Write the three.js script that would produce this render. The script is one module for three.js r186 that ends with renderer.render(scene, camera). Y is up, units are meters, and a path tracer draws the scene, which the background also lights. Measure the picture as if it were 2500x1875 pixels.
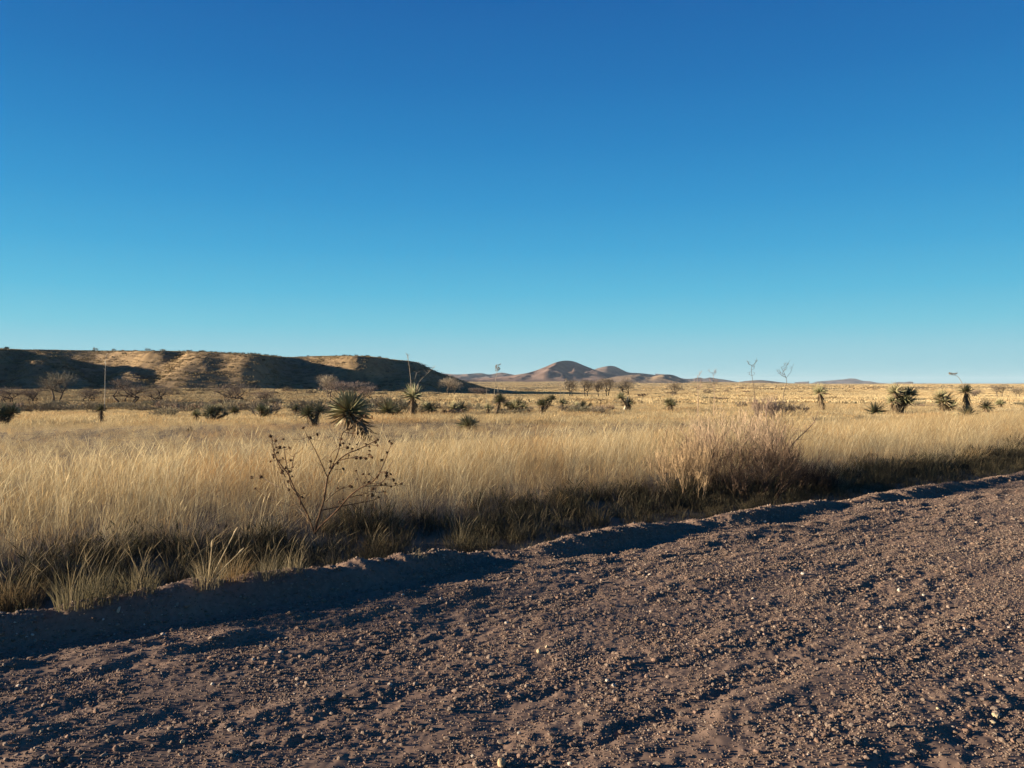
import * as THREE from 'three';
import { mergeGeometries } from 'three/addons/utils/BufferGeometryUtils.js';
import { createNoise2D } from 'simplex-noise';

// ---------------------------------------------------------------- camera, sky, sun, exposure
const EYE = 1.6, FOV = 50, F = 937.5 / Math.tan((FOV / 2) * Math.PI / 180);   // F: focal length in photograph pixels
const scene = new THREE.Scene();
const camera = new THREE.PerspectiveCamera(FOV, 4 / 3, 0.1, 40000);
camera.position.set(0, EYE, 0);
camera.lookAt(0, EYE, -10);
const renderer = new THREE.WebGLRenderer({ antialias: true });
renderer.toneMapping = THREE.LinearToneMapping;
const EXPOSURE = 3.1;
renderer.toneMappingExposure = EXPOSURE;
renderer.shadowMap.enabled = true;

const SUN_ELEV = 9.5 * Math.PI / 180, SUN_FORWARD = 0.5 * Math.PI / 180;          // sun low on the left, a little ahead
const sunDir = new THREE.Vector3(-Math.cos(SUN_ELEV) * Math.cos(SUN_FORWARD), Math.sin(SUN_ELEV), -Math.cos(SUN_ELEV) * Math.sin(SUN_FORWARD));
const sun = new THREE.DirectionalLight(new THREE.Color().setRGB(1, 0.84, 0.61), 5);
sun.position.copy(sunDir).multiplyScalar(300);
sun.target.position.set(0, 0, -20);
sun.castShadow = true;
sun.shadow.mapSize.set(4096, 4096);
Object.assign(sun.shadow.camera, { left: -60, right: 60, top: 60, bottom: -60, near: 1, far: 900 });
sun.shadow.radius = 1;
scene.add(sun, sun.target);

const srgb = (r, g, b) => [r, g, b].map((c) => { c /= 255; return c <= 0.04045 ? c / 12.92 : ((c + 0.055) / 1.055) ** 2.4; });
{ // clear evening sky, computed: colour by height above the horizon, a little paler toward the sun
  const W = 512, Hh = 1024, data = new Float32Array(W * Hh * 4);
  const stops = [[-90, srgb(60, 62, 60)], [-3, srgb(130, 155, 160)], [0, srgb(163, 207, 215)], [2.3, srgb(148, 204, 219)], [4, srgb(120, 198, 220)], [6.2, srgb(93, 185, 219)], [9.1, srgb(70, 167, 214)], [12.4, srgb(53, 149, 206)],
    [16.1, srgb(41, 132, 196)], [20.2, srgb(33, 116, 184)], [25, srgb(28, 102, 172)], [40, srgb(19, 73, 137)], [90, srgb(11, 47, 100)]];
  for (let j = 0; j < Hh; j++) {
    const el = ((j + 0.5) / Hh - 0.5) * 180;
    let k = 1; while (k < stops.length - 1 && stops[k][0] < el) k++;
    const [e0, c0] = stops[k - 1], [e1, c1] = stops[k], t = Math.min(1, Math.max(0, (el - e0) / (e1 - e0)));
    for (let i = 0; i < W; i++) {
      const az = ((i + 0.5) / W - 0.5) * 2 * Math.PI, ce = Math.cos(el * Math.PI / 180);
      const d = ce * Math.cos(az) * sunDir.x + Math.sin(el * Math.PI / 180) * sunDir.y + ce * Math.sin(az) * sunDir.z;
      const glow = 0.35 * Math.max(0, d) ** 3 + 0.9 * Math.max(0, d) ** 40;
      const o = (j * W + i) * 4;
      for (let c = 0; c < 3; c++) data[o + c] = (c0[c] + (c1[c] - c0[c]) * t) * (1 + glow * [1, 0.7, 0.45][c]) / EXPOSURE;
      data[o + 3] = 1;
    }
  }
  const sky = new THREE.DataTexture(data, W, Hh, THREE.RGBAFormat, THREE.FloatType);
  sky.mapping = THREE.EquirectangularReflectionMapping;
  sky.magFilter = sky.minFilter = THREE.LinearFilter;
  sky.needsUpdate = true;
  scene.background = sky;
  scene.environment = sky;
}

// ---------------------------------------------------------------- helpers
function rngFrom(seed) { let s = seed | 0; return () => { s = (s + 0x6d2b79f5) | 0; let t = Math.imul(s ^ (s >>> 15), 1 | s); t = (t + Math.imul(t ^ (t >>> 7), 61 | t)) ^ t; return ((t ^ (t >>> 14)) >>> 0) / 4294967296; }; }
const rnd = rngFrom(7);
const R = (a, b, r = rnd) => a + (b - a) * r();
const noiseA = createNoise2D(rngFrom(11)), noiseB = createNoise2D(rngFrom(23)), noiseC = createNoise2D(rngFrom(37));
const clamp = (x, a, b) => Math.min(b, Math.max(a, x));
const smooth = (a, b, x) => { const t = clamp((x - a) / (b - a), 0, 1); return t * t * (3 - 2 * t); };
const lerp = (a, b, t) => a + (b - a) * t;
function table(pts, x) { if (x <= pts[0][0]) return pts[0][1]; for (let i = 1; i < pts.length; i++) if (x <= pts[i][0]) { const [a, p] = pts[i - 1], [b, q] = pts[i]; return lerp(p, q, (x - a) / (b - a)); } return pts[pts.length - 1][1]; }
function curve(pts, x) { // smooth through points
  if (x <= pts[0][0]) return pts[0][1];
  for (let i = 1; i < pts.length; i++) if (x <= pts[i][0]) {
    const p0 = pts[Math.max(0, i - 2)], p1 = pts[i - 1], p2 = pts[i], p3 = pts[Math.min(pts.length - 1, i + 1)], h = p2[0] - p1[0], t = (x - p1[0]) / h;
    const m1 = (p2[1] - p0[1]) / (p2[0] - p0[0]) * h, m2 = (p3[1] - p1[1]) / (p3[0] - p1[0]) * h, t2 = t * t, t3 = t2 * t;
    return (2 * t3 - 3 * t2 + 1) * p1[1] + (t3 - 2 * t2 + t) * m1 + (-2 * t3 + 3 * t2) * p2[1] + (t3 - t2) * m2;
  }
  return pts[pts.length - 1][1];
}
const UPV = new THREE.Vector3(0, 1, 0);
const V = (x, y, z) => new THREE.Vector3(x, y, z);

class MB { // collects triangles with vertex colours
  constructor() { this.p = []; this.c = []; this.i = []; }
  vert(x, y, z, c) { this.p.push(x, y, z); this.c.push(c[0], c[1], c[2]); return this.p.length / 3 - 1; }
  tri(a, b, c) { this.i.push(a, b, c); }
  quad(a, b, c, d) { this.i.push(a, b, c, a, c, d); }
  // flat tapering blade along points; side = direction of its width
  ribbon(pts, widths, side, col) {
    let la = -1, lb = -1;
    for (let k = 0; k < pts.length; k++) {
      const w = widths[k] / 2, p = pts[k];
      if (w < 1e-5) { const t = this.vert(p.x, p.y, p.z, col); if (la >= 0) this.tri(la, lb, t); la = lb = t; continue; }
      const a = this.vert(p.x - side.x * w, p.y - side.y * w, p.z - side.z * w, col), b = this.vert(p.x + side.x * w, p.y + side.y * w, p.z + side.z * w, col);
      if (k) this.quad(la, lb, b, a);
      la = a; lb = b;
    }
  }
  tube(pts, radii, sides, col) {
    let last = null;
    const t = V(), n = V(), b = V();
    for (let k = 0; k < pts.length; k++) {
      t.subVectors(pts[Math.min(k + 1, pts.length - 1)], pts[Math.max(k - 1, 0)]).normalize();
      n.set(Math.abs(t.y) > 0.9 ? 1 : 0, Math.abs(t.y) > 0.9 ? 0 : 1, 0).cross(t).normalize(); b.crossVectors(t, n);
      const ring = [];
      for (let s = 0; s < sides; s++) { const a = s / sides * Math.PI * 2, ca = Math.cos(a) * radii[k], sa = Math.sin(a) * radii[k]; ring.push(this.vert(pts[k].x + n.x * ca + b.x * sa, pts[k].y + n.y * ca + b.y * sa, pts[k].z + n.z * ca + b.z * sa, col)); }
      if (last) for (let s = 0; s < sides; s++) { const s2 = (s + 1) % sides; this.quad(last[s], last[s2], ring[s2], ring[s]); }
      last = ring;
    }
    for (let s = 1; s < sides - 1; s++) this.tri(last[0], last[s], last[s + 1]);
  }
  geo() {
    const g = new THREE.BufferGeometry();
    g.setAttribute('position', new THREE.Float32BufferAttribute(this.p, 3));
    g.setAttribute('color', new THREE.Float32BufferAttribute(this.c, 3));
    g.setIndex(this.i);
    g.computeVertexNormals();
    return g;
  }
}
const mat = (o = {}) => new THREE.MeshPhysicalMaterial({ vertexColors: true, roughness: 1, specularIntensity: 0.25, side: THREE.DoubleSide, ...o });
const M = {
  ground: mat(), rock: mat({ roughness: 0.95 }), wood: mat(), twig: mat(),
  grass: mat({ transmission: 0.45, thickness: 0, roughness: 0.95 }),
  farGrass: mat(), leaf: mat({ roughness: 0.6, specularIntensity: 0.5 }), deadLeaf: mat(), stone: mat({ roughness: 0.85 }), head: mat(),
};
const used = {};
function numbered(name) { const n = used[name] = (used[name] ?? -1) + 1; return n ? name + '_' + String(n).padStart(3, '0') : name; }
function shadowy(o) { o.traverse((m) => { if (m.isMesh) m.castShadow = m.receiveShadow = true; }); return o; }
function thing(name, label, category, pos = [0, 0, 0], group) {
  const o = new THREE.Group(); o.name = numbered(name); o.position.set(...pos); o.userData = { label, category };
  if (group) o.userData.group = group;
  scene.add(o); return o;
}
function part(name, geo, material, parent) { const m = new THREE.Mesh(geo, material); m.name = name; m.castShadow = m.receiveShadow = true; parent.add(m); return m; }
function struct(name, geo, material, label, category = 'terrain') { const m = new THREE.Mesh(geo, material); m.name = numbered(name); m.userData = { kind: 'structure', label, category }; m.castShadow = m.receiveShadow = true; scene.add(m); return m; }
function stuff(name, label, category) { const g = new THREE.Group(); g.name = name; g.userData = { kind: 'stuff', label, category }; scene.add(g); return g; }
const mix3 = (a, b, t) => [lerp(a[0], b[0], t), lerp(a[1], b[1], t), lerp(a[2], b[2], t)];
const mul3 = (a, k) => [a[0] * k, a[1] * k, a[2] * k];

// ---------------------------------------------------------------- ground form (x right, d ahead of the camera; z = -d)
// the road's edge runs obliquely: u along it, v across it toward the field
const TX = 0.797, TD = 0.604, D0 = 7.6;
const uOf = (x, d) => TX * x + TD * (d - D0), vOf = (x, d) => -TD * x + TX * (d - D0);
const xOf = (u, v) => TX * u - TD * v, dOf = (u, v) => TD * u + TX * v + D0;
const PROFILE = {
  left: [[0, 0], [35, 0], [120, -1.7], [155, -1.95], [195, -1.7], [285, -0.7], [340, -0.3], [420, -2], [600, -6], [1500, -6], [4000, 0], [14000, 0]],
  mid: [[0, 0], [35, 0], [120, -0.9], [200, -1.6], [500, -5.0], [1000, -6.5], [2000, -1.5], [3000, 7], [5000, 24], [14000, 24]],
  right: [[0, 0], [35, 0], [120, -0.8], [250, -2.2], [500, -3.4], [1000, -3.2], [2500, -2.0], [5000, 1.6], [9000, 4], [14000, 0]],
};
function groundH(x, d) {
  const a = x / Math.max(d, 5), r = Math.hypot(x, d);
  const wl = smooth(0.0, -0.3, a), wr = smooth(0.1, 0.4, a), wm = 1 - wl - wr;
  let h = wl * table(PROFILE.left, r) + wr * table(PROFILE.right, r) + wm * table(PROFILE.mid, r);
  if (d < 0) h = 0;
  h += 0.12 * noiseA(x / 11, d / 11) * smooth(14, 50, r) + 0.4 * noiseB(x / 60, d / 60) * smooth(60, 160, r) + 2.2 * noiseC(x / 260, d / 260) * smooth(350, 1200, r);
  const v = vOf(x, d);
  h -= 0.2 * smooth(0.1, 0.75, v) * smooth(3.4, 1.9, v);      // ditch
  h -= 0.3 * smooth(0.5, -0.1, v) * smooth(-13, -10.5, v);      // under the road
  return h;
}
// berm of graded gravel at the road's edge, in stretches
const BERM = [[-30, 0.17], [-6, 0.17], [-4.4, 0.16], [-3, 0.19], [-1.5, 0.16], [-0.75, 0.15], [-0.35, 0.05], [0.1, 0.06], [0.7, 0.12], [1.5, 0.135], [2.1, 0.115], [2.55, 0.05], [3.2, 0.11], [4.2, 0.11], [5.2, 0.08], [5.6, 0.03], [6.6, 0.075], [8.5, 0.08], [9.3, 0.04], [10.5, 0.07], [14, 0.07], [60, 0.07]];
const SHIFT = [[-30, 0], [-6, 0.05], [-3, 0.0], [-1, 0.04], [-0.3, 0.12], [0.3, -0.05], [1.2, 0.02], [2.4, 0.1], [3.2, -0.02], [5.4, 0.06], [6.2, -0.02], [60, 0]];
function roadH(u, v) {
  const crest = curve(SHIFT, u) + 0.05 * noiseA(u / 0.9, 3.1);
  const s = v - crest, hb = Math.max(0.02, curve(BERM, u) + 0.02 * noiseB(u / 0.5, 8) + 0.012 * noiseC(u / 0.17, 2) + 0.006 * noiseA(u / 0.07, 6));
  let h = 0;
  const drop = hb / 0.62;                                              // loose gravel rests at about 32 degrees
  if (s < 0) h += hb * smooth(-drop - 0.12, 0.03, s);
  else h += lerp(hb, -0.24, smooth(-0.05, 0.85, s));
  const calm = smooth(0.25, -0.15, s);
  // ruts and rows left by the grader, running with the road, and lumps between them
  h += calm * (0.011 * noiseA(u / 3.2, v / 0.5) + 0.008 * noiseB(u / 1.1 + 40, v / 0.9) + 0.022 * noiseC(u / 5, v / 2.6));
  h += calm * smooth(-0.9, 0.4, noiseC(u / 1.6 + 9, v / 1.1)) * (0.009 * noiseB(u / 0.42, v / 0.2) + 0.005 * noiseA(u / 0.18 + 7, v / 0.11 + 3));
  h += (0.0022 + 0.0032 * smooth(-0.5, 0.5, noiseA(u / 1.7 + 30, v / 0.7))) * noiseC(u / 0.075, v / 0.06) + 0.0024 * noiseB(u / 0.034 + 11, v / 0.034);
  const foot = Math.exp(-(((s + 0.75) / 0.4) ** 2));                   // loose spill along the berm's foot
  h += foot * (0.012 + 0.03 * Math.max(0, noiseA(u / 0.6 + 20, v / 0.35)));
  h += 0.05 * smooth(-0.5, -3.0, v) * 0;
  return h;
}
function standH(x, d) { const v = vOf(x, d); const g = groundH(x, d); if (v > 1.15 || v < -11) return g; return Math.max(roadH(uOf(x, d), v), v > 0.2 ? g : -9); }
const X = (px, d) => (px - 1250) / F * d, Y = (py, d) => EYE - (py - 937.5) / F * d;
function hit(px, py) { // distance at which the ground is seen at a pixel
  let d = 3; while (d < 600) { const x = X(px, d); if (standH(x, d) >= Y(py, d)) break; d *= 1.004; } return d;
}

// ---------------------------------------------------------------- ground sheet
const straw = [0.40, 0.29, 0.15];
{
  const angs = [];
  for (let a = -180; a < 180;) { angs.push(a); a += Math.abs(a) < 44 ? 0.3 : 4; }
  const radii = [0.6]; while (radii[radii.length - 1] < 15000) radii.push(radii[radii.length - 1] * (radii[radii.length - 1] < 3 ? 1.2 : 1.034));
  const mb = new MB(), soil = [0.17, 0.125, 0.085];
  for (const r of radii) for (const a of angs) {
    const x = Math.sin(a * Math.PI / 180) * r, d = Math.cos(a * Math.PI / 180) * r;
    const n = 0.5 + 0.5 * noiseA(x / 23 + 5, d / 23), n2 = 0.5 + 0.5 * noiseB(x / 140, d / 90), far = smooth(25, 120, r);
    let c = mix3(soil, mix3([0.30, 0.215, 0.115], straw, n), far);
    c = mix3(c, [0.21, 0.16, 0.10], far * 0.6 * smooth(0.45, 0.9, n2));
    mb.vert(x, groundH(x, d), -d, c);
  }
  const n = angs.length;
  for (let j = 0; j < radii.length - 1; j++) for (let i = 0; i < n; i++) { const i2 = (i + 1) % n; mb.quad(j * n + i, j * n + i2, (j + 1) * n + i2, (j + 1) * n + i); }
  const c = mb.vert(0, groundH(0, 0), 0, soil);
  for (let i = 0; i < n; i++) mb.tri(c, (i + 1) % n, i);
  struct('grassland_ground', mb.geo(), M.ground, 'dry open grassland ground reaching to the horizon', 'ground');
}

// ---------------------------------------------------------------- gravel road
{
  const axis = (lo, f0, f1, hi, fine) => { const a = []; let s = fine; for (let t = f0; t > lo; t -= s) { a.push(t); s *= 1.06; } a.push(lo); a.reverse(); for (let t = f0 + fine; t < f1; t += fine) a.push(t); s = fine; for (let t = f1; t < hi; t += s) { a.push(t); s *= 1.06; } a.push(hi); return a; };
  const us = axis(-60, -5.6, 12, 80, 0.02), vs = axis(-11.5, -5.4, 1.15, 1.2, 0.02), mb = new MB();
  for (const v of vs) for (const u of us) {
    const n = noiseA(u / 0.9, v / 0.45), n2 = noiseB(u / 0.06, v / 0.06), n3 = noiseC(u / 3, v / 1.2), n4 = noiseC(u / 0.025, v / 0.025);
    let c = mix3([0.172, 0.117, 0.090], [0.196, 0.129, 0.097], 0.5 + 0.5 * n3);
    c = mul3(c, 1 + 0.10 * n + 0.14 * n2 + 0.12 * n4);
    if (n > 0.35) c = mix3(c, [0.235, 0.15, 0.10], 0.4 * smooth(0.35, 0.8, n));
    mb.vert(xOf(u, v), roadH(u, v), -dOf(u, v), c);
  }
  const n = us.length;
  for (let j = 0; j < vs.length - 1; j++) for (let i = 0; i < n - 1; i++) mb.quad(j * n + i, j * n + i + 1, (j + 1) * n + i + 1, (j + 1) * n + i);
  struct('gravel_road', mb.geo(), M.rock, 'brown gravel road with a graded berm along its edge', 'road');
}

// ---------------------------------------------------------------- hills and mountains: ridges with a skyline, spurs and gullies
function range(name, label, o) {
  const { px0, px1, stepPx, sky, ridgeD, front, back, steps, spurs = [], rough, color, foot } = o;
  const mb = new MB(), cols = [], rows = [];
  for (let p = px0; p <= px1; p += stepPx) cols.push(p);
  for (let k = 0; k <= steps; k++) rows.push(k / steps);
  const top = (p) => EYE + (937.5 - curve(sky, p)) / F * ridgeD(p);
  function height(p, d) {
    const rd = ridgeD(p), bd = rd - front(p), Hb = foot ? foot(p) : groundH(X(p, bd), bd) - 1, Hr = Math.max(top(p), Hb - 2), x = X(p, d);
    const t = (d - bd) / (rd - bd);
    let k = t < 0 ? 0 : t < 1 ? (o.bowl ? t ** o.bowl * (1.08 - 0.08 * t) : lerp(smooth(-0.25, 1, t), t ** 1.25, 0.5)) : 1;
    
    let h = Hb + (Hr - Hb) * k; if (t < 0) h = Hb + t * (o.dip ?? 150);
    const mid = clamp(t, 0, 1), bell = (4 * mid * (1 - mid)) ** 0.75;
    for (const [pt, pb, A, wl, wr, t0 = 0, t1 = 1.15] of spurs) {
      const ax = lerp(pb, pt, mid) , s = p - ax, w = s < 0 ? wl : wr;
      h += A * Math.exp(-((s / w) ** 2)) * bell * smooth(t0 - 0.15, t0 + 0.15, mid) * smooth(t1 + 0.1, t1 - 0.15, mid);
    }
    for (const [sc, amp, seed] of rough) h += amp * bell * (1 - 1.7 * Math.abs(noiseA(x / sc + seed, d / (sc * 1.5)))) ;
    if (t > 0) h += rough[0][1] * 0.12 * noiseB(x / (rough[0][0] * 0.22), d / (rough[0][0] * 0.22)) * (t > 0.98 ? 0.25 : 1);
    if (t > 1) h = Hr - (d - rd) * (o.drop ?? 0.015);
    else { // never break the skyline seen from the road
      const lim = EYE + (Hr - EYE) * d / rd * (0.997);
      if (Hr > Hb && h > lim) h = lim;
    }
    return h;
  }
  for (const k of rows) for (const p of cols) {
    const rd = ridgeD(p), bd = rd - front(p), d = lerp(bd - 0.08 * front(p), rd + back, k < 0.8 ? k / 0.8 * ((rd - bd) * 1.08) / ((rd - bd) * 1.08 + back) : lerp((rd - bd) * 1.08 / ((rd - bd) * 1.08 + back), 1, (k - 0.8) / 0.2));
    const x = X(p, d);
    mb.vert(x, height(p, d), -d, color(x, d, p));
  }
  const n = cols.length;
  for (let j = 0; j < rows.length - 1; j++) for (let i = 0; i < n - 1; i++) mb.quad(j * n + i, j * n + i + 1, (j + 1) * n + i + 1, (j + 1) * n + i);
  const m = struct(name, mb.geo(), M.ground, label, 'hill');
  m.userData.category = o.category || 'hill';
  return { height, ridgeD, front };
}
const hillColor = (x, d) => {
  const n = 0.5 + 0.5 * noiseA(x / 30, d / 30), n2 = noiseB(x / 7, d / 7), n3 = noiseC(x / 2.2, d / 2.2);
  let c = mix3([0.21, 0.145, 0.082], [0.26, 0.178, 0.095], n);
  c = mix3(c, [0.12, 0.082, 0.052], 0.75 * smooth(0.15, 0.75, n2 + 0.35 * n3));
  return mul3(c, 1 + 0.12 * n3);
};
const SKY_LEFT = [[-900, 835], [-500, 838], [-200, 846], [0, 852], [120, 854], [250, 856], [350, 857], [450, 858], [540, 862], [590, 864.5], [622, 866], [650, 869], [700, 871.5], [760, 870], [850, 869], [900, 871], [960, 878], [1010, 883], [1035, 892], [1060, 904], [1085, 914], [1115, 924], [1150, 937], [1190, 950], [1260, 962], [1350, 972]];
const hills0 = (p) => curve([[-950, 350], [-200, 372], [0, 400], [235, 442], [385, 425], [535, 462], [625, 430], [740, 476], [875, 455], [1000, 500], [1340, 580]], p);
const hills = range('hills', 'grassy brown hills with shaded gullies at the left', {
  px0: -950, px1: 1260, stepPx: 5, steps: 190, sky: SKY_LEFT, drop: 0.0,
  ridgeD: (p) => curve([[-950, 350], [-200, 372], [0, 400], [235, 442], [385, 425], [535, 462], [625, 430], [740, 476], [875, 455], [1000, 500], [1340, 580]], p),
  front: (p) => hills0(p) - curve([[-950, 240], [0, 272], [600, 295], [1000, 350], [1340, 440]], p), back: 220, dip: 60, bowl: 1.9,
  foot: (p) => curve([[-950, -1.4], [0, -1.2], [600, -1.3], [1000, -3.4], [1340, -6]], p),
  spurs: [[-240, -200, 20, 110, 60], [-30, -20, 13, 90, 46, 0.3, 1.3], [20, 215, 9, 110, 40, 0.1, 0.75], [150, 60, 5, 50, 30, 0, 0.4], [388, 400, 12, 125, 32, 0.6, 1.4], [230, 350, 5, 60, 28, 0, 0.4], [632, 610, 18, 150, 44, 0, 1.3], [560, 440, 7, 70, 70, 0, 0.75], [885, 905, 12, 110, 60, 0.5, 1.3], [1010, 1000, 5, 60, 70, 0, 0.9]],
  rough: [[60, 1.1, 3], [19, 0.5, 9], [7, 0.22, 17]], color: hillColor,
});
const mountainColor = (a, b) => (x, d) => mul3(mix3(a, b, 0.5 + 0.5 * noiseA(x / 260, d / 260)), 1 + 0.16 * noiseB(x / 60, d / 60) + 0.1 * noiseC(x / 22, d / 22));
range('mountain', 'rounded rocky mountain with a sunlit left flank at the centre', { category: 'mountain',
  px0: 1040, px1: 1640, stepPx: 2, steps: 120, sky: [[1040, 938], [1120, 930], [1200, 922], [1240, 918], [1266, 914], [1289, 910], [1312, 903], [1330, 896], [1347, 888.5], [1362, 883], [1379, 880.3], [1395, 881], [1405, 883.5], [1428, 893], [1451, 902], [1480, 911], [1510, 918], [1550, 926], [1600, 933], [1640, 938]],
  ridgeD: () => 4300, front: () => 900, back: 500, drop: 0.35,
  spurs: [[1370, 1330, 34, 40, 26], [1330, 1262, 14, 30, 20, 0, 0.7], [1440, 1470, 16, 30, 30, 0, 0.8], [1410, 1405, 10, 16, 14, 0.1, 0.8], [1345, 1375, 10, 12, 14, 0, 0.5]],
  rough: [[330, 16, 1], [120, 6, 4]], color: mountainColor([0.180, 0.119, 0.094], [0.144, 0.097, 0.083]) });
range('mountain', 'dark smooth peak just right of the central rounded mountain', { category: 'mountain',
  px0: 1380, px1: 1700, stepPx: 2, steps: 60, sky: [[1380, 930], [1420, 913], [1451, 902], [1463, 898], [1489, 893], [1503, 895], [1520, 903], [1535, 909], [1564, 911], [1590, 914], [1620, 918], [1650, 924], [1700, 934]],
  ridgeD: () => 6000, front: () => 1100, back: 500, drop: 0.35, spurs: [[1485, 1470, 20, 30, 26], [1560, 1550, 10, 20, 20]], rough: [[380, 14, 6], [130, 5, 8]], color: mountainColor([0.144, 0.101, 0.083], [0.122, 0.086, 0.072]) });
range('mountain', 'low dark range behind the hill foot, left of the rounded mountain', { category: 'mountain',
  px0: 1000, px1: 1330, stepPx: 2, steps: 60, sky: [[1000, 908], [1067, 910.5], [1113, 914], [1140, 913], [1174, 911], [1195, 914], [1223, 909.5], [1240, 912], [1255, 915], [1290, 922], [1330, 932]],
  ridgeD: () => 7200, front: () => 1300, back: 500, drop: 0.3, rough: [[420, 24, 12], [150, 7, 2]], color: mountainColor([0.151, 0.104, 0.086], [0.130, 0.090, 0.076]) });
range('mountain', 'pale tan rounded foothill below the dark smooth peak', { category: 'hill',
  px0: 1440, px1: 1720, stepPx: 2, steps: 60, sky: [[1440, 934], [1492, 921.5], [1520, 917], [1550, 914.5], [1573, 915], [1590, 919], [1608, 916], [1622, 914], [1640, 915], [1655, 920], [1676, 930], [1720, 940]],
  ridgeD: () => 3300, front: () => 500, back: 300, drop: 0.3, spurs: [[1556, 1540, 6, 30, 20], [1630, 1600, 7, 26, 22]], rough: [[200, 4, 21], [70, 1.5, 4]], color: mountainColor([0.259, 0.184, 0.119], [0.230, 0.162, 0.108]) });
range('mountain', 'dark blue ridge line behind the bare shrubs, right of the foothill', { category: 'mountain',
  px0: 1600, px1: 1830, stepPx: 2, steps: 50, sky: [[1600, 912], [1641, 916.5], [1668, 924], [1690, 924.5], [1706, 921.5], [1720, 924], [1733, 921.5], [1752, 924.5], [1771, 927], [1798, 932], [1830, 939]],
  ridgeD: () => 8200, front: () => 1300, back: 500, drop: 0.3, rough: [[420, 18, 31], [150, 6, 2]], color: mountainColor([0.122, 0.090, 0.079], [0.101, 0.076, 0.072]) });
range('mountain', 'long pale low rise on the horizon right of the bare shrubs', { category: 'hill',
  px0: 1740, px1: 2010, stepPx: 2, steps: 40, sky: [[1740, 942], [1790, 934.5], [1815, 931], [1839, 928.5], [1860, 928], [1880, 930], [1923, 935], [2010, 943]],
  ridgeD: () => 5200, front: () => 700, back: 300, drop: 0.3, rough: [[300, 4, 41], [90, 2, 2]], color: mountainColor([0.216, 0.151, 0.101], [0.187, 0.130, 0.086]) });
range('mountain', 'hazy blue mountain on the far right horizon', { category: 'mountain',
  px0: 1940, px1: 2230, stepPx: 1.5, steps: 60, sky: [[1940, 944], [1980, 936], [1996, 931.5], [2015, 930], [2042, 927.5], [2060, 926], [2076, 923.8], [2090, 925], [2106, 929.5], [2125, 931], [2144, 934.5], [2165, 936], [2196, 939.5], [2230, 944]],
  ridgeD: () => 11500, front: () => 1800, back: 600, drop: 0.3, rough: [[600, 26, 51], [220, 9, 2]], color: mountainColor([0.137, 0.101, 0.094], [0.115, 0.086, 0.083]) });
range('mountain', 'faint low hills at the right edge of the horizon', { category: 'hill',
  px0: 2180, px1: 2700, stepPx: 3, steps: 30, sky: [[2180, 945], [2234, 941], [2285, 938.5], [2312, 936.5], [2334, 938.5], [2366, 938.8], [2388, 942], [2440, 942.5], [2500, 942], [2600, 940], [2700, 944]],
  ridgeD: () => 7600, front: () => 900, back: 300, drop: 0.3, rough: [[300, 4, 61], [100, 2, 2]], color: mountainColor([0.194, 0.137, 0.094], [0.158, 0.115, 0.086]) });

// ---------------------------------------------------------------- scattered copies
const tmpM = new THREE.Matrix4(), tmpQ = new THREE.Quaternion(), tmpE = new THREE.Euler(), tmpC = new THREE.Color();
function instances(parent, name, geos, material, list) { // list of {v, x, y, z, yaw, tiltX, tiltZ, sx, sy, sz, c}
  geos.forEach((g, gi) => {
    const l = list.filter((o) => o.v === gi); if (!l.length) return;
    const m = new THREE.InstancedMesh(g, material, l.length); m.name = name; m.userData.kind = 'stuff'; m.castShadow = m.receiveShadow = true;
    l.forEach((o, k) => {
      tmpQ.setFromEuler(tmpE.set(o.tx || 0, o.yaw || 0, o.tz || 0));
      m.setMatrixAt(k, tmpM.compose(V(o.x, o.y, o.z), tmpQ, V(o.sx, o.sy ?? o.sx, o.sz ?? o.sx)));
      m.setColorAt(k, tmpC.setRGB(...(o.c || [1, 1, 1])));
    });
    parent.add(m);
  });
}

// gravel: low stones of many sizes
function stoneGeo(seed, detail, squash = 0.7) {
  const r = rngFrom(seed), g0 = new THREE.IcosahedronGeometry(1, detail), p = g0.attributes.position, n = createNoise2D(rngFrom(seed + 5));
  const cuts = Array.from({ length: 6 }, () => [V(R(-1, 1, r), R(-1, 1, r), R(-1, 1, r)).normalize(), R(0.55, 0.9, r)]);
  const q = V();
  for (let i = 0; i < p.count; i++) {
    q.fromBufferAttribute(p, i);
    for (const [nn, k] of cuts) { const e = q.dot(nn) - k; if (e > 0) q.addScaledVector(nn, -e * 0.85); }
    q.multiplyScalar(1 + 0.12 * n(q.x * 1.7 + q.z, q.y * 1.7 - q.z));
    p.setXYZ(i, q.x * 1.12, q.y * squash, q.z * 0.9);
  }
  g0.computeVertexNormals();
  const c = new Float32Array(p.count * 3).fill(1); g0.setAttribute('color', new THREE.BufferAttribute(c, 3)); g0.deleteAttribute('uv');
  return g0;
}
const PEBBLE_COLORS = [[0.155, 0.112, 0.088], [0.185, 0.134, 0.104], [0.17, 0.116, 0.086], [0.215, 0.162, 0.126], [0.13, 0.10, 0.084], [0.19, 0.122, 0.09], [0.34, 0.275, 0.225]];
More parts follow.
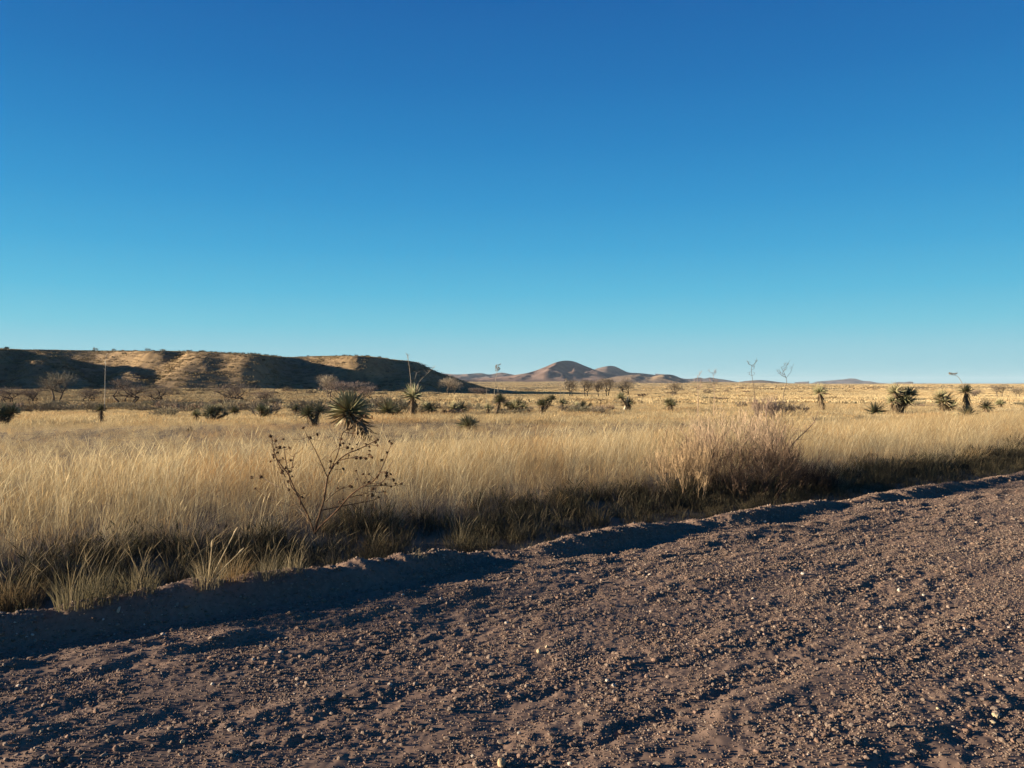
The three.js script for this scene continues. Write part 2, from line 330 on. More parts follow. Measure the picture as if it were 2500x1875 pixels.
{
  const grp = stuff('gravel', 'loose brown and grey gravel scattered over the road', 'gravel'), r = rngFrom(91);
  const geos = [0, 1, 2, 3, 4].map((k) => stoneGeo(100 + k, 0, 0.75)).concat([0, 1, 2].map((k) => stoneGeo(140 + k, 1, 0.72)));
  const list = [];
  let tries = 0;
  while (list.length < 270000 && tries++ < 1500000) {
    const u = R(-6, 13, r), v = R(-5.6, 0.75, r), x = xOf(u, v), d = dOf(u, v);
    if (d < 2.7 || Math.abs(x) > 0.68 * d + 0.7) continue;
    const rows = noiseA(u / 2.2, v / 0.35) * 0.5 + noiseB(u / 0.8, v / 0.6) * 0.6 + 0.35 * noiseC(u / 0.3, v / 0.2);
    if (r() > 0.28 + 0.72 * smooth(-0.5, 0.8, rows)) continue;
    if (r() > clamp(1.15 - (d - 3) / 18, 0.4, 1)) continue;
    const big = r(), near = smooth(9, 4, d);
    let s = 0.0026 + 0.0043 * r() ** 2; if (big > 0.88) s = R(0.005, 0.0095, r); if (big > 0.984) s = R(0.011, 0.017, r); if (big > 0.9982) s = R(0.016, 0.022, r);
    if (d > 7 && s < 0.006) s *= 1.3;
    const col = mul3(PEBBLE_COLORS[Math.floor(r() ** 1.15 * 6)], R(0.8, 1.2, r)), pale = r() > 0.986;
    list.push({ v: s > 0.010 ? 5 + Math.floor(r() * 3) : Math.floor(r() * 5), x, y: roadH(u, v) + s * R(0.05, 0.4, r), z: -d, yaw: r() * 6.28, tx: R(-0.4, 0.4, r), tz: R(-0.4, 0.4, r), sx: s, sy: s * R(0.7, 1.1, r), sz: s * R(0.75, 1.1, r), c: pale ? mul3(PEBBLE_COLORS[6], R(1, 1.35, r)) : col });
  }
  for (let k = 0; k < 1500; k++) { // clods and stones heaped along the berm
    const u = R(-6, 13, r), v = curve(SHIFT, u) + 0.12 * (r() + r() - 1) + R(-0.25, 0.05, r), x = xOf(u, v), d = dOf(u, v), s = R(0.006, 0.014, r) * (r() > 0.93 ? 1.8 : 1);
    list.push({ v: 5 + Math.floor(r() * 3), x, y: roadH(u, v) + s * 0.2, z: -d, yaw: r() * 6.28, tx: R(-0.5, 0.5, r), tz: R(-0.5, 0.5, r), sx: s, sy: s * R(0.7, 1.1, r), sz: s * R(0.75, 1.1, r), c: mul3(PEBBLE_COLORS[Math.floor(r() * 6)], R(0.85, 1.3, r)) });
  }
  instances(grp, 'pebbles', geos, M.stone, list);
}

// ---------------------------------------------------------------- grass
const GRASS = [[0.57, 0.445, 0.25], [0.62, 0.50, 0.295], [0.52, 0.395, 0.215], [0.55, 0.405, 0.215], [0.46, 0.37, 0.23], [0.68, 0.57, 0.36]];
function blade(mb, x, z, h, lean, dir, w, col, r, segs = 3, plume = 0) {
  const pts = [], ws = [], dx = Math.cos(dir), dz = Math.sin(dir), bend = R(1.4, 2.2, r), yaw = r() * Math.PI, side = V(Math.cos(yaw), 0, Math.sin(yaw));
  for (let k = 0; k <= segs; k++) { const t = k / segs, o = lean * h * t ** bend; pts.push(V(x + dx * o, h * t * (1 - 0.12 * lean * t), z + dz * o)); ws.push(k === segs ? 0 : w * (1 - 0.55 * t)); }
  mb.ribbon(pts, ws, side, col);
  if (plume) { // seed head
    const a = pts[segs - 1], b = pts[segs], m = a.clone().lerp(b, 0.45), e = b.clone().lerp(a, -0.25); e.x += 0.02 * h; e.y -= 0.01;
    mb.ribbon([a.clone().lerp(b, 0.15), m, e], [0.003, plume, 0], side, mul3(col, 1.12));
    mb.ribbon([a.clone().lerp(b, 0.2), m, e], [0.003, plume, 0], V(-side.z, 0, side.x), mul3(col, 1.05));
  }
}
function clump(seed, n, rad, h0, h1, w, wind, plumes, pal = GRASS, spread = 0.5, segs = 3) {
  const r = rngFrom(seed), mb = new MB(), tone = Math.floor(r() * pal.length);
  for (let k = 0; k < n; k++) {
    const a = r() * 6.28, q = rad * Math.sqrt(r()), dir = a + R(-0.6, 0.6, r), col = mul3(r() < 0.6 ? pal[tone] : pal[Math.floor(r() * pal.length)], R(0.75, 1.18, r));
    const h = R(h0, h1, r) * (1 - 0.25 * q / rad), own = R(0.05, spread, r);
    const lx = Math.cos(dir) * own + wind, lz = Math.sin(dir) * own + wind * 0.15;
    blade(mb, Math.cos(a) * q, Math.sin(a) * q, h, Math.hypot(lx, lz), Math.atan2(lz, lx), w * R(0.7, 1.3, r), col, r, segs, r() < plumes ? w * R(1.6, 2.6, r) : 0);
  }
  return mb.geo();
}
function patch(seed, n, size, h0, h1, w, tone = 0.66) { // far grass: upright leaning slivers over an area
  const r = rngFrom(seed), mb = new MB();
  for (let k = 0; k < n; k++) {
    const x = R(-size, size, r), z = R(-size, size, r), yaw = r() * 3.14, h = R(h0, h1, r), col = mul3(GRASS[Math.floor(r() * 5)], tone * R(0.8, 1.2, r)), lx = R(-0.15, 0.35, r) * h;
    const cx = Math.cos(yaw) * w * R(0.6, 1.2, r) / 2, cz = Math.sin(yaw) * w / 2;
    const a = mb.vert(x - cx, -0.1, z - cz, col), b = mb.vert(x + cx, -0.1, z + cz, col), c = mb.vert(x + cx * 0.5 + lx, h, z + cz * 0.5, col), e = mb.vert(x - cx * 0.6 + lx, h * 0.85, z - cz * 0.6, col);
    mb.quad(a, b, c, e);
  }
  return mb.geo();
}
const tint = (x, d, r) => { // broad patches of paler, redder and greyer grass
  const n = noiseA(x / 6.5 + 3, d / 9), n2 = noiseB(x / 3.1, d / 3.4), n3 = noiseC(x / 17, d / 26);
  let c = [1, 1, 1];
  c = mix3(c, [0.95, 0.80, 0.66], 0.7 * smooth(0.2, 0.8, n));
  c = mix3(c, [0.70, 0.72, 0.80], 0.75 * smooth(0.35, 0.85, n2) * smooth(40, 10, d));
  c = mix3(c, [0.80, 0.72, 0.66], 0.7 * smooth(0.25, 0.8, n3) * smooth(25, 70, d));
  return mul3(mix3(c, [1.0, 0.82, 0.62], r() < 0.12 ? 0.6 : 0), R(0.72, 1.13, r));
};
const EDGE = (u) => 2.45 + 0.35 * noiseA(u / 1.7, 5) + 0.25 * noiseB(u / 0.6, 1);
{
  const grp = stuff('tall_grass', 'tall dry golden grass filling the field', 'grass'), r = rngFrom(301);
  const near = Array.from({ length: 12 }, (_, k) => mergeGeometries([clump(400 + k, 42, 0.21, 0.50, 0.95, 0.0026, 0.07, 0.5), clump(450 + k, 26, 0.19, 0.12, 0.36, 0.0042, 0.05, 0, GRASS, 0.9)]));
  const list = [];
  const cell = 0.27;
  for (let d = 4; d < 34; d += cell) for (let x = -0.95 * d - 3; x < 0.8 * d + 2; x += cell) {
    const jx = x + R(-0.12, 0.12, r), jd = d + R(-0.12, 0.12, r), v = vOf(jx, jd), u = uOf(jx, jd), e = v - EDGE(u);
    if (e < 0 || (d > 22 && r() < 0.3) || (noiseA(jx / 0.9 + 50, jd / 0.9) < -0.45 && r() < 0.75)) continue;
    const patchy = 0.5 + 0.5 * noiseB(jx / 2.2, jd / 2.6), s = lerp(0.5, 0.84, smooth(0, 2.4, e)) * lerp(0.66, 1.16, patchy) * R(0.78, 1.16, r) * lerp(1, 0.38, smooth(3.2, 10, e));
    list.push({ v: Math.floor(r() * 12), x: jx, y: groundH(jx, jd) - 0.02, z: -jd, yaw: R(-0.5, 0.5, r), tz: -0.16 * smooth(0.1, -0.5, jx / jd) + 0.1 * noiseC(jx / 1.4, jd / 1.4), sx: lerp(s, 0.9, 0.4) * R(0.9, 1.2, r), sy: s, c: tint(jx, jd, r) });
  }
  instances(grp, 'tall_grass_clumps', near, M.grass, list);
  const stalks = Array.from({ length: 8 }, (_, k) => { const q = rngFrom(480 + k), mb = new MB(); for (let j = 0; j < 7; j++) blade(mb, R(-0.12, 0.12, q), R(-0.12, 0.12, q), R(0.75, 1.15, q), R(0.1, 0.55, q), R(-1.3, 1.3, q) + (q() < 0.3 ? Math.PI : 0), 0.0045, mul3([0.70, 0.59, 0.38], R(0.85, 1.1, q)), q, 5, R(0.008, 0.014, q)); return mb.geo(); }), ls = [];
  for (let k = 0; k < 1500; k++) {
    const d = R(6, 22, r), x = R(-0.8, 0.72, r) * d, e = vOf(x, d) - EDGE(uOf(x, d)); if (e < 0.1) continue;
    const s = R(0.62, 0.95, r) * lerp(0.7, 1, smooth(0, 2, e)) * lerp(1, 0.42, smooth(3, 9, e));
    ls.push({ v: Math.floor(r() * 8), x, y: groundH(x, d) - 0.02, z: -d, yaw: R(-0.6, 0.6, r), sx: s, c: mul3([1, 1, 1], R(0.75, 1.1, r)) });
  }
  instances(grp, 'seeding_stalks', stalks, M.grass, ls);
  const midG = Array.from({ length: 10 }, (_, k) => clump(500 + k, 46, 0.40, 0.14, 0.38, 0.011, 0.2, 0.3, GRASS, 0.45, 2));
  const l2 = [];
  for (let d = 33; d < 95; d += 0.52) for (let x = -0.82 * d; x < 0.76 * d; x += 0.52) {
    const jx = x + R(-0.26, 0.26, r), jd = d + R(-0.26, 0.26, r);
    if (r() < (d - 33) / 62 * 0.45) continue;
    const s = R(0.75, 1.1, r) * lerp(0.8, 1.05, 0.5 + 0.5 * noiseB(jx / 4, jd / 5)) * lerp(1, 0.8, smooth(35, 90, d));
    l2.push({ v: Math.floor(r() * 10), x: jx, y: groundH(jx, jd) - 0.02, z: -jd, yaw: R(-0.5, 0.5, r), sx: s * 1.1, sy: s, c: tint(jx, jd, r) });
  }
  instances(grp, 'field_grass_clumps', midG, M.grass, l2);
  const far = [[90, 260, 1.5, Array.from({ length: 5 }, (_, k) => patch(600 + k, 130, 1.2, 0.12, 0.36, 0.07, 0.84))], [250, 800, 5.2, Array.from({ length: 5 }, (_, k) => patch(620 + k, 300, 4, 0.12, 0.36, 0.22, 0.72))], [780, 4300, 26, Array.from({ length: 4 }, (_, k) => patch(640 + k, 420, 20, 0.15, 0.55, 1.3))]];
  for (const [d0, d1, st, geos] of far) {
    const l = [];
    for (let d = d0; d < d1; d += st) for (let x = -0.74 * d; x < 0.72 * d; x += st) {
      const jx = x + R(-st / 2, st / 2, r), jd = d + R(-st / 2, st / 2, r), p = 1250 + F * jx / jd;
      if (p < 1200 && jd > hills.ridgeD(p) - hills.front(p) * 0.95 && (d < 780 || p < 1000)) continue;
      l.push({ v: Math.floor(r() * geos.length), x: jx, y: groundH(jx, jd), z: -jd, yaw: R(-0.4, 0.4, r), sx: R(0.9, 1.1, r), sy: R(0.8, 1.15, r), c: tint(jx, jd, r) });
    }
    instances(grp, 'distant_grass', geos, M.farGrass, l);
  }
  // grass on the hills
  const lh = [], hg = Array.from({ length: 4 }, (_, k) => patch(660 + k, 40, 2.2, 0.08, 0.25, 0.3));
  for (let k = 0; k < 7000; k++) {
    const p = R(-300, 1260, r), rd = hills.ridgeD(p), d = R(rd - hills.front(p), rd + 12, r), x = X(p, d);
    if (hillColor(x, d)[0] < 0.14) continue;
    lh.push({ v: Math.floor(r() * 4), x, y: hills.height(p, d), z: -d, yaw: R(-0.5, 0.5, r), sx: 1, sy: R(0.6, 1.1, r), c: mul3([0.55, 0.52, 0.46], R(0.85, 1.1, r)) });
  }
  instances(grp, 'hill_grass', hg, M.farGrass, lh);
}
const DITCH_SHADED = [[0.085, 0.072, 0.04], [0.11, 0.084, 0.046], [0.075, 0.068, 0.038], [0.15, 0.11, 0.06], [0.10, 0.078, 0.046]];  // albedo lowered to put the ditch's shade into the grass colour
{
  const grp = stuff('ditch_grass', 'short sparse grey-green grass darkened for the shaded ditch', 'grass'), r = rngFrom(311);
  const geos = Array.from({ length: 8 }, (_, k) => clump(700 + k, 30, 0.12, 0.10, 0.34, 0.0055, 0.12, 0.12, DITCH_SHADED, 0.8));
  const l = [];
  for (let k = 0; k < 6500; k++) {
    const u = R(-9, 34, r), v = 0.55 + (EDGE(u) - 0.2) * r() ** 0.75, x = xOf(u, v), d = dOf(u, v);
    if (d < 3 || Math.abs(x) > 0.8 * d + 1) continue;
    if (r() > smooth(0.4, 1.2, v) * (0.35 + 0.65 * smooth(-0.4, 0.4, noiseA(u / 0.8, v / 0.5)))) continue;
    const s = R(0.5, 1.1, r) * lerp(0.6, 1.25, smooth(0.7, 2.4, v));
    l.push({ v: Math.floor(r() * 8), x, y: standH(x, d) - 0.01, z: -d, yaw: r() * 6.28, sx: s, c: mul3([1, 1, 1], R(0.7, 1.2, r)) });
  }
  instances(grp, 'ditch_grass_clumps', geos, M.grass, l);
}

// ---------------------------------------------------------------- single tufts along the ditch and berm
{
  const tufts = [ // px, py of the base, height m, blades, palette tone, label
    [22, 1490, 0.42, 110, 1, 'rust-tinged dry grass tuft at the left edge of the picture'], [62, 1488, 0.36, 90, 1, 'bushy rusty grass tuft beside the one at the left edge'],
    [185, 1478, 0.40, 100, 0, 'tall drab tuft right of the dark gap in the ditch grass'], [250, 1466, 0.36, 80, 0, 'drab upright tuft with pale stalks left of the upright stone flake'],
    [342, 1446, 0.30, 80, 0, 'low olive tuft above the upright stone flake'], [430, 1420, 0.30, 70, 0, 'olive tuft at the berm left of the long straw stalks'],
    [506, 1436, 0.34, 60, 2, 'pale grass tuft on the berm below the long straw stalks'], [566, 1414, 0.27, 80, 1, 'orange-brown tuft right of the long straw stalks'],
    [655, 1408, 0.26, 70, 2, 'straw-coloured tuft below left of the dead sunflower'], [720, 1392, 0.24, 40, 2, 'thin pale tuft right below the dead sunflower'],
    [762, 1382, 0.22, 36, 2, 'narrow pale tuft between two others below the dead sunflower'], [812, 1378, 0.24, 40, 2, 'small pale tuft right of the dead sunflower stem'],
    [915, 1360, 0.34, 120, 1, 'wide leaning tuft on the berm right of the dead sunflower'], [1020, 1362, 0.10, 24, 2, 'tiny pale tuft on the berm crest'],
    [1124, 1338, 0.33, 130, 0, 'broad fountain-shaped tuft near the end of the first berm stretch'], [1185, 1335, 0.24, 60, 0, 'olive tuft right of the broad fountain-shaped tuft'],
    [1270, 1312, 0.30, 70, 2, 'forked pale tuft above the gap in the berm'], [1325, 1304, 0.30, 70, 2, 'pale stalky tuft behind the second berm stretch'], [1375, 1296, 0.26, 60, 0, 'grey tuft behind the crest of the second berm stretch'],
    [1512, 1262, 0.34, 80, 2, 'branching pale tuft in the ditch left of the bare shrub'], [1600, 1250, 0.30, 90, 0, 'grey-green tuft in the ditch below the bare shrub'],
    [1857, 1236, 0.25, 80, 2, 'straw tuft on the verge below the dark brush heap'], [1930, 1222, 0.26, 80, 0, 'olive tuft on the verge left of the plumed tuft'], [2040, 1200, 0.46, 150, 2, 'tall plumed tuft on the verge below the dark brush heap'],
  ];
  const pals = [[[0.15, 0.125, 0.07], [0.13, 0.11, 0.06], [0.18, 0.145, 0.08]], [[0.23, 0.15, 0.07], [0.20, 0.135, 0.065], [0.26, 0.18, 0.09]], [[0.28, 0.22, 0.13], [0.24, 0.19, 0.11], [0.21, 0.17, 0.10]]];  // tuft colours darkened, so the shade along the ditch is in the blades
  tufts.forEach(([px, py, h, n, tone, label], k) => {
    const d = hit(px, py), x = X(px, d);
    const t = thing('grass_tuft', label, 'grass tuft', [x, standH(x, d) - 0.015, -d], 'single grass tufts along the road edge');
    part('blades', clump(800 + k, Math.round(n * 1.7), 0.06 + n * 0.0008, h * 0.3, h * 0.9, 0.0034, 0.1, 0, pals[tone], 0.75), M.grass, t);
    const r = rngFrom(850 + k), mb = new MB();
    for (let s = 0; s < 5 + n / 14; s++) blade(mb, R(-0.06, 0.06, r), R(-0.06, 0.06, r), h * R(0.85, 1.3, r), R(0.15, 0.6, r), R(-1.2, 1.2, r) + (r() < 0.25 ? Math.PI : 0), 0.003, mul3(pals[2][0], R(0.9, 1.2, r)), r, 4, 0.006);
    part('seed_stalks', mb.geo(), M.grass, t);
  });
  // long straw stalks leaning over the ditch
  const d = hit(506, 1430), x = X(506, d), t = thing('straw_stalks', 'three long pale straw stalks fanning out over the shaded ditch', 'dry stalks', [x, standH(x, d), -d]);
  for (const [ex, ey] of [[566, 1298], [582, 1347], [530, 1316]]) {
    const e = V(X(ex, d) - x, Y(ey, d) - standH(x, d), R(-0.1, 0.1)), mb = new MB();
    mb.tube([V(0, 0, 0), e.clone().multiplyScalar(0.5).add(V(0.005, 0.01, 0)), e], [0.004, 0.0035, 0.002], 5, [0.52, 0.42, 0.26]);
    mb.tube([e.clone().multiplyScalar(0.86), e.clone().multiplyScalar(0.95), e.clone().multiplyScalar(1.04)], [0.003, 0.007, 0.002], 5, [0.58, 0.47, 0.30]);
    part('stalk', mb.geo(), M.grass, t);
  }
}

// ---------------------------------------------------------------- single stones
{
  const stones = [ // px, py (centre), width px, tone, label, height factor
    [1225, 1862, 26, 0, 'large tan stone at the bottom edge casting a square shadow', 1.25], [1267, 1790, 9, 2, 'white pebble above the large tan stone at the bottom', 1.3], [1153, 1848, 9, 2, 'whitish pebble left of the large tan stone at the bottom', 1.2],
    [1391, 1867, 11, 2, 'pale upright pebble at the bottom edge right of centre', 1.4], [2431, 1747, 20, 1, 'pale cream stone with a dark shadow near the right edge', 1.0], [2424, 1763, 16, 1, 'smaller buff stone just below the pale cream one', 0.8],
    [2290, 1730, 10, 1, 'yellowish pebble left of the pale cream stone pair', 1.1], [1316, 1592, 15, 1, 'yellowish stone on the road right below centre', 1.1], [1335, 1579, 9, 1, 'round buff pebble beside the yellowish stone', 1.2],
    [1483, 1661, 12, 2, 'flat pale pebble in a shadowed hollow right of centre', 0.8], [1580, 1652, 12, 3, 'pinkish stone right of the flat pale pebble', 1.2], [446, 1812, 12, 1, 'yellowish angular pebble at the lower left', 1.2],
    [1128, 1588, 13, 3, 'dull pink lump beside a dark shadowed furrow', 1.0], [519, 1668, 11, 2, 'pale flattened pebble in the left wheel track', 0.9], [618, 1610, 8, 2, 'small white pebble uphill of the flattened one', 1.1],
    [322, 1566, 6, 2, 'white pebble at the lower rim of the berm shadow', 1.1], [101, 1788, 8, 1, 'cream pebble near the left edge of the road', 1.2], [1865, 1548, 8, 3, 'pinkish pebble below the dark furrows on the right', 1.1],
    [1960, 1399, 10, 2, 'white pebble high on the right part of the road', 1.0], [2195, 1440, 12, 2, 'pale tilted pebble on the far right of the road', 1.1], [2255, 1455, 9, 2, 'whitish pebble right of the pale tilted one', 0.9],
    [1954, 1750, 10, 2, 'whitish pebble on the lower right of the road', 1.0], [252, 1520, 7, 2, 'round pale pebble lodged on the berm face at left', 1.0],
  ];
  const tones = [[0.30, 0.22, 0.14], [0.36, 0.29, 0.19], [0.42, 0.37, 0.31], [0.26, 0.175, 0.135]];
  stones.forEach(([px, py, w, tone, label, hk], k) => {
    const d = hit(px, py + w * 0.3), x = X(px, d), s = w / F * d / 2;
    const g = stoneGeo(900 + k, 2, 0.75 * hk), c = g.attributes.color, n = createNoise2D(rngFrom(k));
    for (let i = 0; i < c.count; i++) { const p = g.attributes.position, q = 1 + 0.14 * n(p.getX(i) * 3, p.getY(i) * 3 + p.getZ(i)); c.setXYZ(i, tones[tone][0] * q, tones[tone][1] * q, tones[tone][2] * q); }
    const m = new THREE.Mesh(g, M.stone); m.name = numbered('stone'); m.position.set(x, standH(x, d) + s * 0.35 * hk, -d); m.scale.setScalar(s); m.rotation.y = R(0, 6);
    m.userData = { label, category: 'stone', group: 'loose stones on the gravel road' }; m.castShadow = m.receiveShadow = true; scene.add(m);
  });
  const d = hit(290, 1502), x = X(290, d), g = stoneGeo(960, 2, 1.0); g.scale(0.5, 1.5, 0.28);
  const c = g.attributes.color; for (let i = 0; i < c.count; i++) c.setXYZ(i, 0.36, 0.32, 0.26);
  const m = new THREE.Mesh(g, M.stone); m.name = numbered('stone'); m.position.set(x, standH(x, d) + 0.02, -d); m.scale.setScalar(0.018); m.rotation.z = -0.45;
  m.userData = { label: 'thin pale stone flake standing upright on the berm crest', category: 'stone', group: 'loose stones on the gravel road' }; m.castShadow = m.receiveShadow = true; scene.add(m);
}

// ---------------------------------------------------------------- dead sunflower: stems traced in the plane of the plant, spread in depth
{
  const d0 = 8.9, cx = (c) => 560 + c / 3.687, cy = (c) => 1000 + c / 3.687;
  const bx = X(768, d0), by = groundH(bx, d0), t = thing('dead_sunflower', 'dead brown sunflower plant with round seed heads at the grass edge', 'dead plant', [bx, by, -d0]);
  const at = (x, y, dz = 0) => V(X(cx(x), d0) - bx, Y(cy(y), d0) - by, dz);
  const brown = [0.095, 0.055, 0.034], grey = [0.21, 0.155, 0.105];
  const stems = [ // depth at the end, radius, colour, points
    [-0.25, 0.0085, brown, [[765, 1120], [740, 1060], [690, 950], [620, 830], [560, 720], [500, 600], [440, 530], [370, 440], [335, 340], [320, 250]]],
    [0.10, 0.0105, brown, [[770, 1120], [780, 1060], [820, 930], [860, 800], [880, 680], [900, 590], [960, 490], [1060, 400], [1180, 350], [1350, 265]]],
    [-0.15, 0.006, brown, [[898, 590], [940, 490], [975, 390], [990, 300], [1010, 210], [1068, 172], [1205, 60]]],
    [0.30, 0.005, brown, [[893, 600], [880, 540], [840, 420], [790, 290], [770, 230]]],
    [0.35, 0.009, brown, [[772, 1110], [820, 1050], [930, 950], [1010, 870], [1100, 770], [1200, 690], [1330, 620], [1400, 540], [1470, 530]]],
    [0.25, 0.0045, brown, [[1330, 622], [1400, 480], [1440, 400], [1490, 290]]],
    [-0.3, 0.006, brown, [[835, 905], [1000, 880], [1120, 868], [1260, 850]]],
    [0.2, 0.006, brown, [[640, 858], [640, 770], [580, 690], [560, 560], [545, 450], [540, 350]]],
    [0.15, 0.004, brown, [[505, 610], [430, 420], [460, 350], [495, 330]]],
    [-0.2, 0.004, brown, [[865, 830], [960, 740], [1070, 705]]],
    [0.3, 0.0045, brown, [[1000, 455], [1070, 435], [1150, 420], [1215, 415], [1310, 405]]],
    [-0.2, 0.0045, brown, [[1200, 692], [1290, 690], [1370, 690], [1440, 705], [1520, 692]]],
    [0.3, 0.004, brown, [[1240, 670], [1370, 650], [1440, 590], [1460, 575]]],
    [-0.3, 0.005, grey, [[765, 1110], [730, 1060], [640, 950], [560, 870], [450, 700], [400, 590]]],
    [-0.35, 0.004, grey, [[700, 1120], [520, 1080], [430, 980], [340, 890]]],
    [0.1, 0.0035, brown, [[905, 580], [920, 460], [930, 390], [1000, 345], [1080, 335]]],
    [0.2, 0.0035, brown, [[560, 560], [600, 430], [640, 380]]],
    [0.1, 0.004, brown, [[1090, 785], [1200, 760], [1290, 720], [1400, 640]]],
    [-0.1, 0.0035, grey, [[640, 940], [590, 900], [420, 830], [350, 825]]],
    [-0.2, 0.0035, grey, [[450, 700], [330, 650], [255, 617], [137, 633]]],
  ];
  const samples = [];
  stems.forEach(([ez, rad, col, pts], si) => {
    const curveP = pts.map(([x, y], k) => at(x, y, si === 2 || si === 3 ? lerp(0.06, ez, k / (pts.length - 1)) : lerp(0, ez, k / (pts.length - 1))));
    const cc = new THREE.CatmullRomCurve3(curveP), P = cc.getPoints(pts.length * 4), mb = new MB();
    mb.tube(P, P.map((_, k) => rad * 1.25 * lerp(1, 0.4, k / (P.length - 1))), 6, col);
    part('stem', mb.geo(), M.wood, t);
    P.forEach((p, k) => { if (k > P.length * 0.25) samples.push(p); });
  });
  const heads = [320, 250, 345, 297, 375, 355, 382, 403, 405, 425, 350, 420, 335, 478, 410, 470, 440, 450, 520, 258, 495, 328, 537, 328, 582, 333, 505, 440, 577, 447, 537, 515, 590, 507, 560, 548, 587, 592, 488, 665, 453, 565, 400, 592, 137, 633, 255, 617, 215, 717, 490, 745, 640, 770, 638, 797, 795, 237, 852, 207, 735, 150, 1035, 185, 1068, 172, 1098, 215, 1145, 218, 985, 272, 1038, 298, 992, 320, 1095, 305, 1160, 308, 1080, 335, 1112, 350, 1242, 305, 1270, 328, 1325, 290, 1350, 265, 1345, 318, 1308, 350, 1298, 385, 1318, 408, 1268, 418, 1217, 418, 1085, 405, 1160, 425, 1205, 60, 1255, 72, 1490, 290, 1470, 270, 1447, 370, 1380, 450, 993, 472, 918, 515, 1035, 530, 1185, 525, 1248, 555, 1295, 557, 1463, 535, 1495, 548, 1450, 572, 1185, 605, 1250, 635, 1285, 635, 1500, 615, 1380, 690, 1345, 690, 1310, 700, 1440, 705, 1475, 685, 1520, 692, 1410, 740, 1155, 790, 1200, 812, 1243, 812, 1300, 830, 1285, 760, 1340, 770, 1045, 795, 1025, 805, 1058, 705, 1075, 710, 960, 715, 920, 460];
  // a seed head: a shallow bristly disc with ragged bracts around it
  const headGeos = [0, 1, 2].map((k) => {
    const r = rngFrom(1000 + k), mb = new MB(), dark = [0.060, 0.034, 0.020], rim = [0.11, 0.065, 0.036];
    const N = 9, prof = [[0.0, -0.55], [0.55, -0.45], [1, 0.0], [0.85, 0.35], [0.45, 0.55], [0, 0.6]];
    let last = null;
    for (const [pr, py] of prof) { const ring = []; for (let s = 0; s < N; s++) { const a = s / N * 6.283, q = pr * R(0.9, 1.1, r); ring.push(mb.vert(Math.cos(a) * q, py, Math.sin(a) * q, py > 0.2 ? dark : rim)); } if (last) for (let s = 0; s < N; s++) mb.quad(last[s], last[(s + 1) % N], ring[(s + 1) % N], ring[s]); last = ring; }
    for (let s = 0; s < 10; s++) { const a = s / 10 * 6.283 + R(-0.2, 0.2, r), ca = Math.cos(a), sa = Math.sin(a); mb.ribbon([V(ca * 0.8, -0.2, sa * 0.8), V(ca * 1.25, -0.05, sa * 1.25), V(ca * R(1.4, 1.8, r), R(-0.3, 0.5, r), sa * 1.5)], [0.4, 0.3, 0], V(-sa, 0, ca), rim); }
    return mb.geo();
  });
  const r = rngFrom(1010);
  const fine = new MB();
  for (let k = 0; k < 130; k++) { const p = samples[Math.floor(r() * samples.length)], L = R(0.04, 0.16, r), e = p.clone().add(V(R(-1, 1, r), R(-0.15, 1, r), R(-0.8, 0.8, r)).normalize().multiplyScalar(L)); fine.tube([p, p.clone().lerp(e, 0.5).add(V(0, -0.08 * L, 0)), e], [0.0026, 0.002, 0.0013], 3, mul3(brown, R(0.9, 1.6, r))); }
  part('fine_twigs', fine.geo(), M.wood, t).userData.kind = 'stuff';
  for (let k = 0; k < heads.length; k += 2) {
    const hp = at(heads[k], heads[k + 1]); let best = null, bd = 1e9;
    for (const s of samples) { const dd = Math.hypot(s.x - hp.x, s.y - hp.y) + (s.y > hp.y + 0.02 ? 0.15 : 0); if (dd < bd) { bd = dd; best = s; } }
    hp.z = best.z + R(-0.06, 0.06, r);
    const dir = hp.clone().sub(best), len = dir.length();
    if (len > 0.012) { const mb = new MB(); mb.tube([best, best.clone().addScaledVector(dir, 0.5).add(V(0, -0.05 * len, 0)), hp], [0.003, 0.0024, 0.002], 4, mul3(brown, 1.2)); part('flower_stem', mb.geo(), M.wood, t); }
    const h = part('seed_head', headGeos[k / 2 % 3], M.head, t); h.position.copy(hp); h.scale.setScalar(R(0.012, 0.019, r));
    h.quaternion.setFromUnitVectors(UPV, dir.normalize().add(V(R(-0.5, 0.5, r), R(-0.2, 0.6, r), R(-0.5, 0.5, r))).normalize());
  }
}

